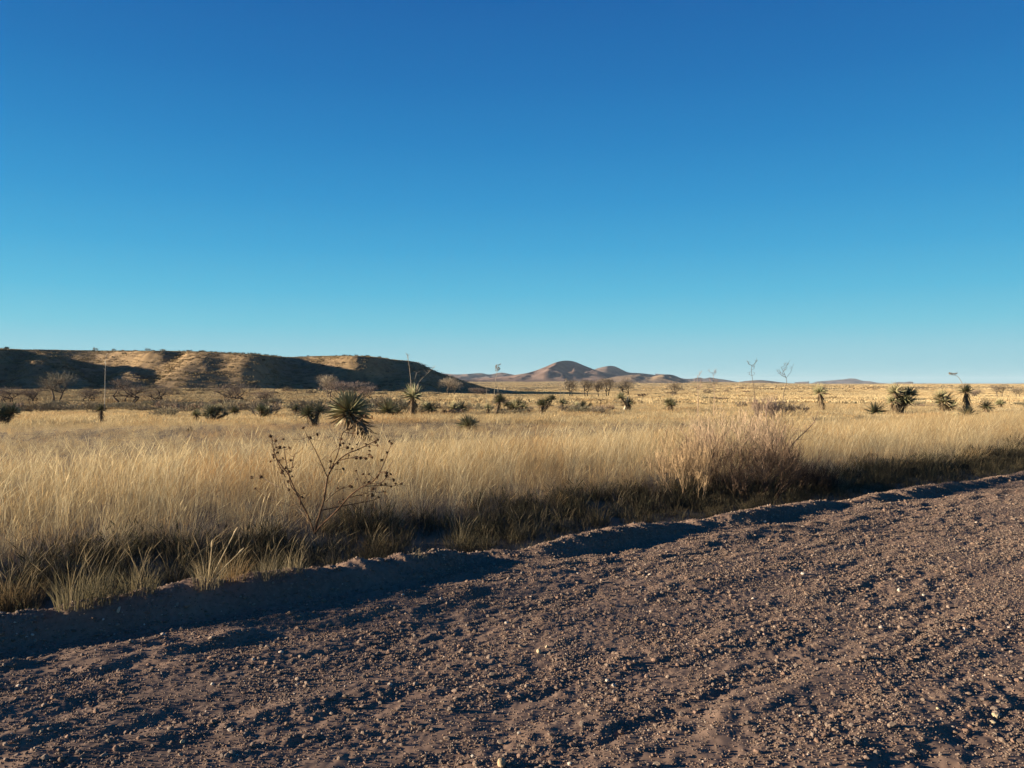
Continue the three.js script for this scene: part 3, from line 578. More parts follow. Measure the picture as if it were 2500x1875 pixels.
// ---------------------------------------------------------------- bare woody plants
function grow(mb, twigs, o, r) { // branching stems: tubes for limbs, slivers for twigs
  const { col, tw } = o;
  function limb(p, dir, len, rad, depth) {
    const pts = [p.clone()], n = depth > 1 ? 5 : 3; let q = p.clone(), v = dir.clone();
    for (let k = 1; k <= n; k++) { v.add(V(R(-1, 1, r), R(-0.7, 1, r) * 0.8 + (o.up ?? 0.2), R(-1, 1, r)).multiplyScalar(o.wiggle)).normalize(); q = q.clone().addScaledVector(v, len / n); pts.push(q); }
    const end = depth > 0 ? 0.62 : 0.25;
    if (rad > o.minTube) mb.tube(pts, pts.map((_, k) => rad * lerp(1, end, k / n)), depth > 2 ? 6 : 4, mul3(col, R(0.85, 1.15, r)));
    else { const a = r() * 3.14; twigs.ribbon(pts, pts.map((_, k) => Math.max(rad * 2 * lerp(1, end, k / n), o.twigW)), V(Math.cos(a), 0, Math.sin(a)), mul3(tw, R(0.75, 1.25, r))); }
    if (depth <= 0) return;
    const kids = depth > 1 ? o.kids : o.kids + o.fine;
    for (let k = 0; k < kids; k++) {
      const t = R(depth > 1 ? 0.45 : 0.25, 1, r) * n, i = Math.min(n - 1, Math.floor(t)), s = pts[i].clone().lerp(pts[i + 1], t - i);
      const nd = v.clone().add(V(R(-1, 1, r), R(-0.45, 0.8, r) + (o.kidUp ?? 0), R(-1, 1, r)).multiplyScalar(o.splay)).normalize();
      limb(s, nd, len * R(0.5, 0.82, r), rad * end * R(0.5, 0.8, r), depth - 1);
    }
  }
  for (let k = 0; k < o.stems; k++) { const a = k / o.stems * 6.283 + R(-0.5, 0.5, r), s = R(o.open * 0.4, o.open, r); limb(V(Math.cos(a) * o.base, -0.05, Math.sin(a) * o.base), V(Math.cos(a) * s, 1, Math.sin(a) * s * 0.8).normalize(), o.len * R(0.75, 1.15, r), o.rad * R(0.7, 1.1, r), o.depth); }
}
function fitted(geos, w, h) { // scale a plant's geometries to a width and height, base at 0
  const b = new THREE.Box3(); geos.forEach((g) => { g.computeBoundingBox(); b.union(g.boundingBox); });
  const sx = w / (b.max.x - b.min.x), sy = h / b.max.y, m = (b.max.x + b.min.x) / 2;
  geos.forEach((g) => { g.translate(-m, 0, 0); g.scale(sx, sy, (sx + sy) / 2); g.computeVertexNormals(); });
}
const KINDS = {
  mesquite: { stems: 4, base: 0.12, open: 1.0, len: 1.5, rad: 0.13, depth: 5, kids: 3, fine: 4, wiggle: 0.22, splay: 0.75, minTube: 0.02, twigW: 0.034, col: [0.065, 0.048, 0.037], tw: [0.125, 0.09, 0.07], up: 0.1 },
  cottonwood: { stems: 2, base: 0.15, open: 0.35, len: 2.0, rad: 0.17, depth: 5, kids: 4, fine: 4, wiggle: 0.14, splay: 0.6, minTube: 0.02, twigW: 0.036, col: [0.15, 0.12, 0.09], tw: [0.23, 0.185, 0.135], up: 0.25, kidUp: 0.15 },
  bush: { stems: 12, base: 0.25, open: 1.2, len: 0.6, rad: 0.02, depth: 3, kids: 4, fine: 3, wiggle: 0.25, splay: 0.7, minTube: 0.012, twigW: 0.014, col: [0.13, 0.095, 0.07], tw: [0.17, 0.125, 0.095], up: 0.15 },
};
function woody(name, label, category, kind, px, py, wpx, hpx, seed, group, dist, over = {}) {
  const d = dist ?? hit(px, py), x = X(px, d), y = dist ? groundH(x, d) : standH(x, d), h = (dist ? Y(py - hpx, d) - y : hpx / F * d), w = wpx / F * d;
  const t = thing(name, label, category, [x, y - 0.02, -d], group), mb = new MB(), tw = new MB(), o = { ...KINDS[kind], ...over };
  o.twigW = Math.max(o.twigW, d * 0.00011) * (Math.min(h, 5) > 2 ? 1 : 0.8);
  grow(mb, tw, o, rngFrom(seed));
  const gs = [mb, tw].map((m) => m.geo()).filter((g) => g.attributes.position.count);
  fitted(gs, w, h);
  if (mb.p.length) part(category === 'tree' ? 'trunk' : 'branches', gs[0], M.wood, t);
  if (tw.p.length) part(category === 'tree' ? 'crown' : 'twigs', gs[gs.length - 1], M.twig, t);
  return t;
}
function bareTree(label, px, py, wpx, hpx, d, seed, o) { // limbs fork from the base into a crown filled with fine twigs
  const x = X(px, d), y = groundH(x, d), h = Y(py - hpx, d) - y, w = wpx / F * d, r = rngFrom(seed), t = thing('bare_tree', label, 'tree', [x, y - 0.03, -d], 'bare trees across the plain');
  const trunk = new MB(), limbs = new MB(), tw = new MB(), cy = h * o.mid, ry = h - cy, rx = w / 2;
  const lobes = Array.from({ length: o.lobes }, (_, k) => { const a = k / o.lobes * 6.283 + R(-0.4, 0.4, r), q = R(0.3, 0.62, r); return [V(Math.cos(a) * rx * q, cy + R(-0.35, 0.45, r) * ry, Math.sin(a) * rx * q), R(0.38, 0.6, r)]; });
  lobes.push([V(R(-0.2, 0.2, r) * rx, cy + ry * 0.35, 0), 0.62]);
  const stemsAt = Array.from({ length: o.stems }, (_, k) => V((k - (o.stems - 1) / 2) * o.gap * w + R(-0.03, 0.03, r) * w, 0, R(-0.1, 0.1, r)));
  const forks = stemsAt.map((b) => { const f = V(b.x * R(1.3, 2.2, r) + R(-0.06, 0.06, r) * w, h * o.fork * R(0.7, 1.2, r), b.z * 2); trunk.tube([b.clone().setY(-0.1), b.clone().lerp(f, 0.5).add(V(R(-0.03, 0.03, r) * w, 0, 0)), f], [o.rad * h * 1.2, o.rad * h, o.rad * h * 0.75], 6, o.col); return f; });
  lobes.forEach(([c, q], k) => {
    const f = forks[k % forks.length], m = f.clone().lerp(c, 0.5).add(V((c.x - f.x) * 0.18, -0.04 * h, R(-0.1, 0.1, r)));
    limbs.tube(new THREE.CatmullRomCurve3([f, m, c]).getPoints(5), [0.7, 0.62, 0.54, 0.46, 0.38, 0.3].map((k2) => k2 * o.rad * h), 5, mul3(o.col, R(0.9, 1.3, r)));
    for (let j = 0; j < 9; j++) { const e = V(R(-1, 1, r), R(-0.5, 1, r), R(-1, 1, r)).normalize().multiplyScalar(q * 0.8).multiply(V(rx, ry, rx)).add(c), p = m.clone().lerp(c, R(0.2, 1, r)); limbs.tube([p, p.clone().lerp(e, 0.5).add(V(0, R(-0.02, 0.05, r) * h, 0)), e], [0.24, 0.18, 0.1].map((k2) => k2 * o.rad * h), 3, mul3(o.col, R(1, 1.5, r))); }
  });
  for (let k = 0; k < o.twigs; k++) { // twigs point up and outward through each lobe
    const [c, q] = lobes[Math.floor(r() * lobes.length)], v = V(R(-1, 1, r), R(-0.8, 1, r), R(-1, 1, r)).normalize(), rad = Math.cbrt(r()) * q, p = v.clone().multiplyScalar(rad).multiply(V(rx, ry, rx)).add(c);
    if (p.y < h * 0.14) continue;
    const dir = v.add(V(0, o.up, 0)).add(V(R(-0.6, 0.6, r), R(-0.4, 0.4, r), R(-0.6, 0.6, r))).normalize(), L = R(0.07, 0.15, r) * h, a = r() * 3.14, m = p.clone().addScaledVector(dir, L * 0.5).add(V(R(-0.03, 0.03, r) * L, 0, 0)), e = p.clone().addScaledVector(dir, L);
    const wd = Math.max(0.012, d * 0.00016) * R(0.6, 1.2, r), sd = V(Math.cos(a), 0, Math.sin(a)), col = mul3(o.tw, R(0.7, 1.3, r));
    tw.ribbon([p, m, e], [wd, wd * 0.8, wd * 0.3], sd, col);
    tw.ribbon([m, m.clone().addScaledVector(dir, L * 0.3).add(V(R(-0.3, 0.3, r) * L, 0, R(-0.3, 0.3, r) * L))], [wd * 0.8, wd * 0.4], sd, col);
  }
  const tp = part('trunk', trunk.geo(), M.wood, t); part('limbs', limbs.geo(), M.wood, tp); part('crown', tw.geo(), M.twig, t);
}
const TREE_FORM = {
  mesquite: { mid: 0.56, lobes: 7, stems: 4, gap: 0.07, fork: 0.26, rad: 0.034, twigs: 2400, up: 0.35, col: [0.07, 0.053, 0.043], tw: [0.22, 0.168, 0.135] },
  cottonwood: { mid: 0.62, lobes: 6, stems: 2, gap: 0.12, fork: 0.36, rad: 0.026, twigs: 1500, up: 0.7, col: [0.10, 0.078, 0.06], tw: [0.20, 0.16, 0.118] },
};
const TREES = [ // label, kind, px, base py, width px, height px, distance m
  ['pale feathery bare tree at the far left below the shaded hill', 'cottonwood', 135, 984, 92, 78, 150], ['low dark bare tree at the left edge of the picture', 'mesquite', 20, 986, 90, 42, 150, ], ['small dark bare tree between the left edge and the pale feathery tree', 'mesquite', 78, 984, 60, 36, 152],
  ['small bare tree just right of the pale feathery tree', 'mesquite', 218, 984, 66, 34, 150], ['large dark dense bare tree below the sunlit hill spur', 'mesquite', 312, 985, 112, 62, 145], ['leaning bare tree right of the large dark one', 'mesquite', 385, 984, 80, 46, 148],
  ['fan-shaped bare tree below the middle hill', 'mesquite', 566, 984, 112, 52, 145], ['low bare tree right of the fan-shaped tree', 'mesquite', 645, 980, 66, 32, 150],
  ['pale round-headed bare tree behind the brown thicket tree', 'cottonwood', 802, 975, 66, 60, 200], ['broad pinkish-brown bare tree behind the big yucca', 'mesquite', 842, 981, 130, 50, 165], ['dense brown bare tree right behind the big yucca', 'mesquite', 892, 978, 62, 36, 170],
  ['pale rounded bare tree at the foot of the dark slope', 'cottonwood', 1102, 972, 60, 52, 210], ['low brown bare tree at the very end of the hill foot', 'mesquite', 1170, 972, 60, 26, 215],
  ['leftmost tree of the row in the middle of the plain', 'cottonwood', 1395, 972, 46, 46, 215], ['second tree from the left in the row on the plain', 'cottonwood', 1433, 972, 42, 46, 218], ['slim middle tree of the row on the plain', 'cottonwood', 1461, 972, 34, 46, 220], ['dark forked tree fourth in the row on the plain', 'cottonwood', 1484, 973, 44, 50, 215], ['big round-crowned tree at the right end of the row', 'cottonwood', 1526, 971, 50, 50, 220],
  ['lone pale round tree right of the row on the plain', 'cottonwood', 1646, 973, 46, 42, 230], ['hazy bare tree near the right edge of the picture', 'cottonwood', 2440, 972, 46, 34, 230], ['hazy bare tree at the right edge of the picture', 'cottonwood', 2484, 973, 40, 30, 240], ['small bare tree left of the two hazy trees at right', 'mesquite', 2380, 970, 40, 20, 245],
];
TREES.forEach(([label, kind, px, py, w, h, d], k) => {
  const o = { ...TREE_FORM[kind] };
  if (k === 0) Object.assign(o, { twigs: 1500, tw: [0.25, 0.215, 0.15] });
  if (k === 8 || k === 11) Object.assign(o, { tw: [0.36, 0.295, 0.215], twigs: 2200 });
  if (k === 9 || k === 10) Object.assign(o, { tw: [0.27, 0.20, 0.165], twigs: 2800, fork: 0.12 });
  if (k >= 13 && k <= 17) Object.assign(o, { tw: [0.155, 0.125, 0.098], col: [0.06, 0.046, 0.036] });
  if (k === 15) o.stems = 1;
  bareTree(label, px, py, w, h, d, 2000 + k * 7, o);
});
{ // shrubs
  const S = (label, px, py, w, h, d, over, kind = 'bush', name = 'shrub') => woody(name, label, 'shrub', kind, px, py, w, h, 3000 + px * 3, undefined, d, over);
  S('dark round bush on the plain between the tree row and the lone tree', 1570, 977, 30, 18, 190, { tw: [0.105, 0.063, 0.049] });
  S('tall pinkish-tan leafless thicket standing above the grass right of centre', 1800, 1160, 320, 236, 14.6, { stems: 40, depth: 3, base: 0.7, len: 0.8, kids: 4, fine: 2, open: 1.15, up: 0.06, wiggle: 0.4, splay: 1.0, rad: 0.014, minTube: 0.005, twigW: 0.0062, tw: [0.34, 0.245, 0.17], col: [0.20, 0.14, 0.10] });
  S('dull pinkish bare thicket behind the tall one on its right', 1868, 1012, 90, 60, 36, { stems: 26, depth: 3, base: 0.5, open: 0.6, twigW: 0.010, tw: [0.24, 0.175, 0.14], col: [0.16, 0.12, 0.10] });
  S('dark grey rounded shrub right of the thickets', 1912, 1008, 60, 40, 42, { tw: [0.105, 0.087, 0.077], stems: 16 });
  S('dark low shrub between the grey rounded shrub and the bent yucca', 1952, 1004, 50, 30, 44, { tw: [0.105, 0.084, 0.070] });
  S('dark heap of brush at the right end of the roadside shrub', 1992, 1178, 150, 78, 13.7, { stems: 46, base: 0.4, open: 1.6, up: -0.05, twigW: 0.007, minTube: 0.006, tw: [0.059, 0.042, 0.035], col: [0.049, 0.035, 0.029] }, 'bush', 'brush_heap');
  S('tangled leafless shrub rising over the golden grass by the road', 1830, 1185, 400, 185, 13.0, { stems: 44, base: 0.6, open: 1.5, len: 0.75, depth: 3, kids: 4, fine: 2, twigW: 0.008, minTube: 0.004, rad: 0.017, splay: 0.85, wiggle: 0.34, tw: [0.135, 0.088, 0.06], col: [0.10, 0.066, 0.046], up: 0.05 });
  S('wispy straw-coloured shrub at the left end of the tangled roadside shrub', 1670, 1190, 230, 165, 12.4, { stems: 26, base: 0.5, open: 1.3, twigW: 0.006, minTube: 0.005, rad: 0.012, wiggle: 0.3, splay: 0.8, tw: [0.30, 0.21, 0.125], col: [0.20, 0.14, 0.088], up: 0.1 });
  S('low brown shrub behind the grass at the left edge', 45, 1010, 60, 26, 72, { tw: [0.154, 0.119, 0.077] });
  S('small dark weed standing in the golden grass at left', 462, 1068, 18, 30, 26, { stems: 5, open: 0.3, tw: [0.112, 0.077, 0.049], twigW: 0.012 });
  S('small dark weed in the golden grass right of the low rosette yucca', 1288, 1052, 16, 18, 30, { stems: 5, open: 0.5, tw: [0.098, 0.070, 0.045], twigW: 0.012 });
  // arched dead branch right of the roadside shrub
  const d = 15.2, bx = X(1905, d), by = groundH(bx, d), t = thing('dead_branch', 'arched bare branch reaching up to the right from the roadside shrub', 'branch', [bx, by, -d]), mb = new MB(), r = rngFrom(77);
  const P = [[1905, 1165], [1925, 1105], [1950, 1075], [1975, 1055], [2000, 1030], [2012, 1005]].map(([px, py], k) => V(X(px, d) - bx, Y(py, d) - by, -0.06 * k));
  mb.tube(new THREE.CatmullRomCurve3(P).getPoints(20), Array.from({ length: 21 }, (_, k) => lerp(0.016, 0.004, k / 20)), 5, [0.20, 0.14, 0.10]); part('limb', mb.geo(), M.wood, t);
  const tw = new MB(); for (let k = 0; k < 26; k++) { const p = P[1 + Math.floor(r() * 4)].clone().lerp(P[2 + Math.floor(r() * 3)], r()); const e = p.clone().add(V(R(-0.25, 0.25, r), R(0, 0.28, r), R(-0.2, 0.2, r))); tw.tube([p, p.clone().lerp(e, 0.5).add(V(0.02, 0, 0.01)), e], [0.004, 0.003, 0.002], 4, [0.24, 0.17, 0.12]); }
  part('twigs', tw.geo(), M.twig, t);
}
const LANDMARKS = [[12, 'yucca at the left edge'], [135, 'pale feathery tree'], [246, 'very tall thin stalk'], [312, 'large dark bare tree'], [385, 'leaning bare tree'], [518, 'grey-green yucca clump'], [566, 'fan-shaped bare tree'], [638, 'green yucca pair'], [752, 'double-headed yucca'], [852, 'big spiky yucca'], [948, 'low bushy yucca'], [1008, 'yucca with two bare stalks'], [1118, 'dark clustered yucca'], [1206, 'podded flower stalk'], [1322, 'two-headed yucca'], [1372, 'twin-stalked yucca'], [1536, 'stumpy pale-trunked yucca'], [1646, 'lone round tree'], [1790, 'leafless thicket'], [2000, 'bent yucca'], [2138, 'pale green rosette yucca'], [2200, 'many-headed yucca'], [2305, 'dark bushy yucca'], [2358, 'shaggy-trunked yucca'], [2440, 'hazy trees at the right edge']];
{ // belt of low scrub before the hills, and bushes on the hilltop
  const r = rngFrom(4100), protos = [0, 1, 2, 3, 4].map((k) => { const mb = new MB(), tw = new MB(), o = { ...KINDS.bush, stems: 16, twigW: 0.018, minTube: 9, depth: 3, kids: 3, fine: 3, tw: [[0.25, 0.20, 0.13], [0.22, 0.195, 0.13], [0.28, 0.205, 0.145], [0.19, 0.155, 0.115], [0.27, 0.225, 0.145]][k] }; grow(mb, tw, o, rngFrom(4200 + k)); const g = tw.geo(); fitted([g], 1, 1); return g; });
  for (let k = 0; k < 225; k++) {
    const d = k < 170 ? R(62, 132, r) : R(44, 72, r), px = k >= 170 ? R(390, 1500, r) : k < 115 ? R(-20, 960, r) : R(1150, 2520, r), x = X(px, d), left = px < 1000, h = R(0.55, 1.25, r) * (left ? 1 : 0.6), w = h * R(1.6, 3.0, r);
    const m = new THREE.Mesh(protos[k % 5], M.twig); m.name = numbered('scrub_bush'); m.position.set(x, groundH(x, d) - 0.03, -d); m.scale.set(w, h, w); m.rotation.y = r() * 6.28; m.castShadow = m.receiveShadow = true;
    const near = LANDMARKS.reduce((a, b) => (Math.abs(b[0] - px) < Math.abs(a[0] - px) ? b : a)), size = h > 0.95 ? 'tall' : h > 0.7 ? 'mid-sized' : 'small', shape = w / h > 2.4 ? 'spreading' : 'rounded', side = Math.abs(near[0] - px) < 9 ? 'in line with' : px < near[0] ? 'left of' : 'right of';
    m.userData = { label: `${size} ${shape} ${['brown', 'grey-green', 'reddish', 'dark', 'pale'][k % 5]} scrub bush ${d < 80 ? 'nearer, ' : d > 110 ? 'far back, ' : ''}${side} the ${near[1]}`, category: 'shrub', group: left ? 'scrub belt before the hills' : 'scrub on the open plain' };
    scene.add(m);
  }
  [[233, 18, 'left of the sunlit spur'], [278, 12, 'above the start of the sunlit spur'], [300, 9, 'second right of the sunlit spur start'], [362, 16, 'wide one above the sunlit spur'], [397, 15, 'tallest, above the shaded gully'], [438, 8, 'above the right side of the shaded gully'], [496, 12, 'nearest the middle hill']].forEach(([px, w, where], k) => {
    const d = hills.ridgeD(px) - 1.0, x = X(px, d), s = w / F * d;
    const m = new THREE.Mesh(protos[k % 5], M.twig); m.name = numbered('hilltop_bush'); m.position.set(x, hills.height(px, d) - 0.1, -d); m.scale.set(s, s * 0.55, s); m.castShadow = m.receiveShadow = true;
    m.userData = { label: 'tiny dark bush on the hill skyline, ' + where, category: 'shrub', group: 'bushes on the hill skyline' }; scene.add(m);
  });
  const grp = stuff('hill_scrub', 'dark scrub dotted over the hill slopes', 'scrub'), l = [];
  for (let k = 0; k < 700; k++) { const p = R(-250, 1180, r), rd = hills.ridgeD(p), d = rd - hills.front(p) * R(0.02, 0.95, r), s = R(0.6, 1.8, r); if (noiseB(X(p, d) / 25, d / 25) < -0.1) continue; l.push({ v: Math.floor(r() * 5), x: X(p, d), y: hills.height(p, d) - 0.1, z: -d, yaw: r() * 6, sx: s * 1.4, sy: s * 0.75, sz: s * 1.4, c: [0.45, 0.45, 0.47] }); }
  instances(grp, 'hill_bushes', protos, M.twig, l);
  const grp2 = stuff('valley_scrub', 'brown scrub along the foot of the hills and the dry wash', 'scrub'), l2 = [];
  for (let k = 0; k < 170; k++) { const p = R(-100, 1700, r), d = p < 1180 ? (hills.ridgeD(p) - hills.front(p)) * R(0.72, 1.02, r) : R(250, 520, r), x = X(p, d), s = R(0.8, 1.9, r); if (p > 1180 && noiseA(p / 90, d / 25) < 0.15) continue; l2.push({ v: Math.floor(r() * 5), x, y: groundH(x, d) - 0.1, z: -d, yaw: r() * 6, sx: s * 2, sy: s * 0.8, sz: s * 2, c: [0.85, 0.8, 0.78] }); }
  for (let k = 0; k < 1500; k++) { const p = R(1150, 2560, r), d = R(480, 2600, r), x = X(p, d), s = R(1.2, 2.6, r); if (noiseA(x / 160 + 7, d / 330) < 0.3) continue; l2.push({ v: Math.floor(r() * 5), x, y: groundH(x, d) - 0.1, z: -d, yaw: r() * 6, sx: s * 3.4, sy: s * 0.8, sz: s * 2, c: [0.8, 0.72, 0.68] }); }
  instances(grp2, 'valley_bushes', protos, M.twig, l2);
}

// ---------------------------------------------------------------- yuccas
const GREENS = [[0.165, 0.16, 0.08], [0.225, 0.21, 0.11], [0.125, 0.126, 0.066], [0.32, 0.28, 0.16]], DEADS = [[0.22, 0.165, 0.095], [0.16, 0.115, 0.068], [0.27, 0.21, 0.125]];
function leafGeo(len, w, droop, col) { // a long stiff spear, folded along its middle
  const mb = new MB(), N = 4; let l = null;
  for (let k = 0; k <= N; k++) {
    const t = k / N, y = len * t, z = -droop * len * t * t, ww = w * (k === N ? 0.02 : [0.7, 1, 0.95, 0.62][k]) / 2, row = [mb.vert(-ww, y, z + ww * 0.35, col), mb.vert(0, y, z, mul3(col, 1.12)), mb.vert(ww, y, z + ww * 0.35, col)];
    if (l) { mb.quad(l[0], l[1], row[1], row[0]); mb.quad(l[1], l[2], row[2], row[1]); } l = row;
  }
  return mb.geo();
}
const leafDir = (k, n, lo, hi, r) => { const a = k * 2.39996 + R(-0.15, 0.15, r), el = lerp(hi, lo, ((k + 0.5) / n) ** 0.8) + R(-0.12, 0.12, r); return V(Math.cos(a) * Math.cos(el), Math.sin(el), Math.sin(a) * Math.cos(el)); };
function bake(mb, g, m) { const p = g.attributes.position, c = g.attributes.color, q = V(), o = mb.p.length / 3; for (let i = 0; i < p.count; i++) { q.fromBufferAttribute(p, i).applyMatrix4(m); mb.vert(q.x, q.y, q.z, [c.getX(i), c.getY(i), c.getZ(i)]); } for (const i of g.index.array) mb.i.push(i + o); }
const leafVar = GREENS.map((c, k) => leafGeo(1, 0.078, [0.06, 0.0, 0.12, 0.05][k], c)), deadVar = DEADS.map((c, k) => leafGeo(1, 0.07, [0.25, 0.15, 0.35][k], c));
const skirtVar = [[0.15, 0.108, 0.065], [0.105, 0.074, 0.046], [0.20, 0.15, 0.092]].map((c, k) => leafGeo(1, 0.07, [0.25, 0.15, 0.35][k], c));
function orient(dir, len) { const q = new THREE.Quaternion().setFromUnitVectors(UPV, dir); return new THREE.Matrix4().compose(V(0, 0, 0), q, V(len, len, len)); }
function rosette(seed, n, lo, hi, tone = 0) {
  const r = rngFrom(seed), mb = new MB();
  for (let k = 0; k < n; k++) { const dir = leafDir(k, n, lo, hi, r), m = orient(dir, R(0.6, 1.1, r)); bake(mb, r() < (dir.y < 0 ? 0.6 : 0.16) ? deadVar[Math.floor(r() * 3)] : leafVar[(Math.floor(r() * 3) + tone) % 4], m); }
  return mb.geo();
}
function skirt(seed, n) { // hanging dead leaves round a trunk of height 1
  const r = rngFrom(seed), mb = new MB();
  for (let k = 0; k < n; k++) { const a = r() * 6.283, y = R(0.25, 1.0, r), dir = V(Math.cos(a) * R(0.25, 0.7, r), -1, Math.sin(a) * R(0.25, 0.7, r)).normalize(), m = orient(dir, R(0.3, 0.5, r)); m.setPosition(Math.cos(a) * 0.08, y, Math.sin(a) * 0.08); bake(mb, skirtVar[Math.floor(r() * 3)], m); }
  return mb.geo();
}
const rosettes = [0, 1, 2, 3].map((k) => rosette(5000 + k, 120, -0.45, 1.45, k % 2)), skirts = [0, 1].map((k) => skirt(5100 + k, 80));
function stalkGeo(pts, rad, col, pods, seed, bare) {
  const mb = new MB(), r = rngFrom(seed), c = new THREE.CatmullRomCurve3(pts), P = c.getPoints(14);
  mb.tube(P, P.map((_, k) => rad * lerp(1, 0.45, k / 14)), 6, col);
  const pm = new MB();
  for (let k = 0; k < pods; k++) {
    const t = R(0.72, 1, r), p = c.getPoint(t), a = r() * 6.283, L = R(0.10, 0.26, r) * (1.25 - t * 0.6), e = p.clone().add(V(Math.cos(a) * L, L * 0.7, Math.sin(a) * L));
    pm.tube([p, e], [rad * 0.4, rad * 0.25], 3, col);
    if (!bare) for (let j = 0; j < 4; j++) { const q = p.clone().lerp(e, R(0.45, 1, r)); pm.tube([q, q.clone().add(V(R(-0.02, 0.02, r), 0.025, R(-0.02, 0.02, r))), q.clone().add(V(R(-0.02, 0.02, r), 0.06, R(-0.02, 0.02, r)))], [0.008, 0.02, 0.006], 5, mul3(col, 0.62)); }
  }
  return [mb.geo(), pods ? pm.geo() : null];
}
const STALK = [0.30, 0.245, 0.18];
// label, px, base py, head centre py, head radius px, heads [dx px, dy px, scale], lean px (base minus head), dist m, stalks [[px,py]...] pods bare
function yucca(label, o) {
  const { px, py, cy, rad, d, heads = [[0, 0, 1]], lean = 0, stalks = [], tone = 0, skirtW = 1, leaves } = o;
  const bx = X(px + lean, d), by = groundH(bx, d), t = thing('yucca', label, 'yucca', [bx, by, -d], o.group || 'yuccas in the grassland'), r = rngFrom(6000 + px), k = d / F;
  const main = V(X(px, d) - bx, Y(cy, d) - by, 0);
  heads.forEach(([dx, dy, sc], i) => {
    const hc = main.clone().add(V(dx * k, dy * k, R(-0.2, 0.2, r) * (i ? 1 : 0))), s = rad * k * sc;
    const mb = new MB(), P = [V(0.05 * i, -0.05, 0), V(hc.x * 0.35, hc.y * 0.45, hc.z * 0.5), hc];
    const tr = clamp(s * 0.2, 0.06, 0.17); mb.tube(new THREE.CatmullRomCurve3(P).getPoints(6), Array(7).fill(0).map((_, q) => tr * lerp(1.15, 0.8, q / 6)), 7, [0.13, 0.095, 0.065]);
    part('trunk', mb.geo(), M.wood, t);
    if (hc.y > 0.25) {
      const sk = part('dead_leaf_skirt', skirts[i % 2], M.deadLeaf, t), L = hc.length();
      sk.scale.set(1.15 * skirtW * s * 1.5, L, 1.15 * skirtW * s * 1.5); sk.quaternion.setFromUnitVectors(UPV, hc.clone().normalize()); sk.rotation.order = 'XYZ';
    }
    if (leaves && i === 0) { // the nearest yucca: every leaf on its own
      for (let q = 0; q < leaves; q++) {
        const dir = leafDir(q, leaves, -0.95, 1.48, r); const low = dir.y < -0.25, g = (low && r() < 0.75) || r() < 0.1 ? deadVar[Math.floor(r() * 3)] : leafVar[Math.floor(r() * 4)];
        const m = part('leaf', g, M.leaf, t); m.position.copy(hc); m.quaternion.setFromUnitVectors(UPV, dir); m.scale.setScalar(s * R(0.8, 1.1, r)); m.scale.x = m.scale.z = s * 1.0;
      }
    } else { const m = part('leaf_rosette', rosettes[(px + i) % 4], M.leaf, t); m.position.copy(hc); m.rotation.y = r() * 6; m.scale.setScalar(s * 1.3); m.scale.x *= o.wide || 1; }
  });
  stalks.forEach(([pts, pods, bare, col = STALK, rr = 0.017], i) => {
    const P = pts.map(([a, b]) => V(X(a, d) - bx, Y(b, d) - by, R(-0.05, 0.05, r))), [g, pg] = stalkGeo(P, Math.max(rr, d * 0.00038), col, pods, 6500 + px + i, bare);
    const m = part('flower_stalk', g, M.wood, t); if (pg) part(bare ? 'bare_branchlets' : 'seed_pods', pg, M.wood, m);
  });
  return t;
}
yucca('big spiky yucca with a leaning shaggy trunk left of centre', { px: 852, py: 1078, cy: 1003, rad: 57, d: 23.5, lean: 44, leaves: 260, skirtW: 1.25 });
yucca('double-headed dark green yucca just left of the big spiky one', { px: 752, py: 1045, cy: 1012, rad: 24, d: 31, heads: [[0, 0, 1], [26, 8, 0.95]], lean: 14, tone: 0 });
yucca('tall yucca with two diverging bare flower stalks', { px: 1008, py: 1022, cy: 968, rad: 27, d: 40, lean: -2, stalks: [[[[1006, 968], [1002, 920], [998, 885], [994, 864]], 12, true], [[[1012, 968], [1022, 935], [1040, 915], [1060, 896]], 8, true], [[[1010, 960], [1012, 930], [1018, 908]], 4, true, [0.3, 0.25, 0.2], 0.01]] });
yucca('low bushy green yucca between the big and the tall one', { px: 948, py: 1022, cy: 1003, rad: 26, d: 41, heads: [[0, 0, 1], [22, -8, 0.6]] });
yucca('small yucca just right of the tall one', { px: 1050, py: 1016, cy: 998, rad: 20, d: 44, lean: 6, heads: [[0, 0, 1], [-10, 4, 0.7]] });
yucca('dark clustered yucca with a pale dead centre', { px: 1118, py: 1012, cy: 997, rad: 20, d: 46, heads: [[-9, 0, 1], [10, 0, 1], [0, -8, 0.8]], stalks: [[[[1119, 1003], [1120, 992], [1119, 982]], 0, true, [0.5, 0.42, 0.32], 0.06]] });
yucca('low wide rosette yucca sitting in the grass', { px: 1143, py: 1058, cy: 1040, rad: 27, d: 29, heads: [[0, 0, 1]], tone: 1 });
yucca('yucca with a tall stalk topped by dark seed pods', { px: 1220, py: 1010, cy: 978, rad: 17, d: 47, lean: -8, stalks: [[[[1206, 985], [1208, 945], [1212, 915], [1217, 892]], 16, false], [[[1214, 985], [1216, 955], [1215, 940]], 0, true]] });
yucca('thin brown yucca with a single pale stalk', { px: 1192, py: 1016, cy: 994, rad: 12, d: 44, stalks: [[[[1189, 992], [1188, 965], [1189, 940]], 0, true]] });
yucca('spreading yucca clump right of the podded stalk', { px: 1255, py: 1008, cy: 994, rad: 17, d: 49, heads: [[0, 0, 1], [22, 0, 0.9], [12, 12, 0.8], [-18, 4, 0.7]] });
yucca('two-headed yucca left of the twin-stalked one', { px: 1322, py: 1012, cy: 988, rad: 15, d: 48, heads: [[0, 0, 1], [14, 10, 0.9], [26, 14, 0.8]] });
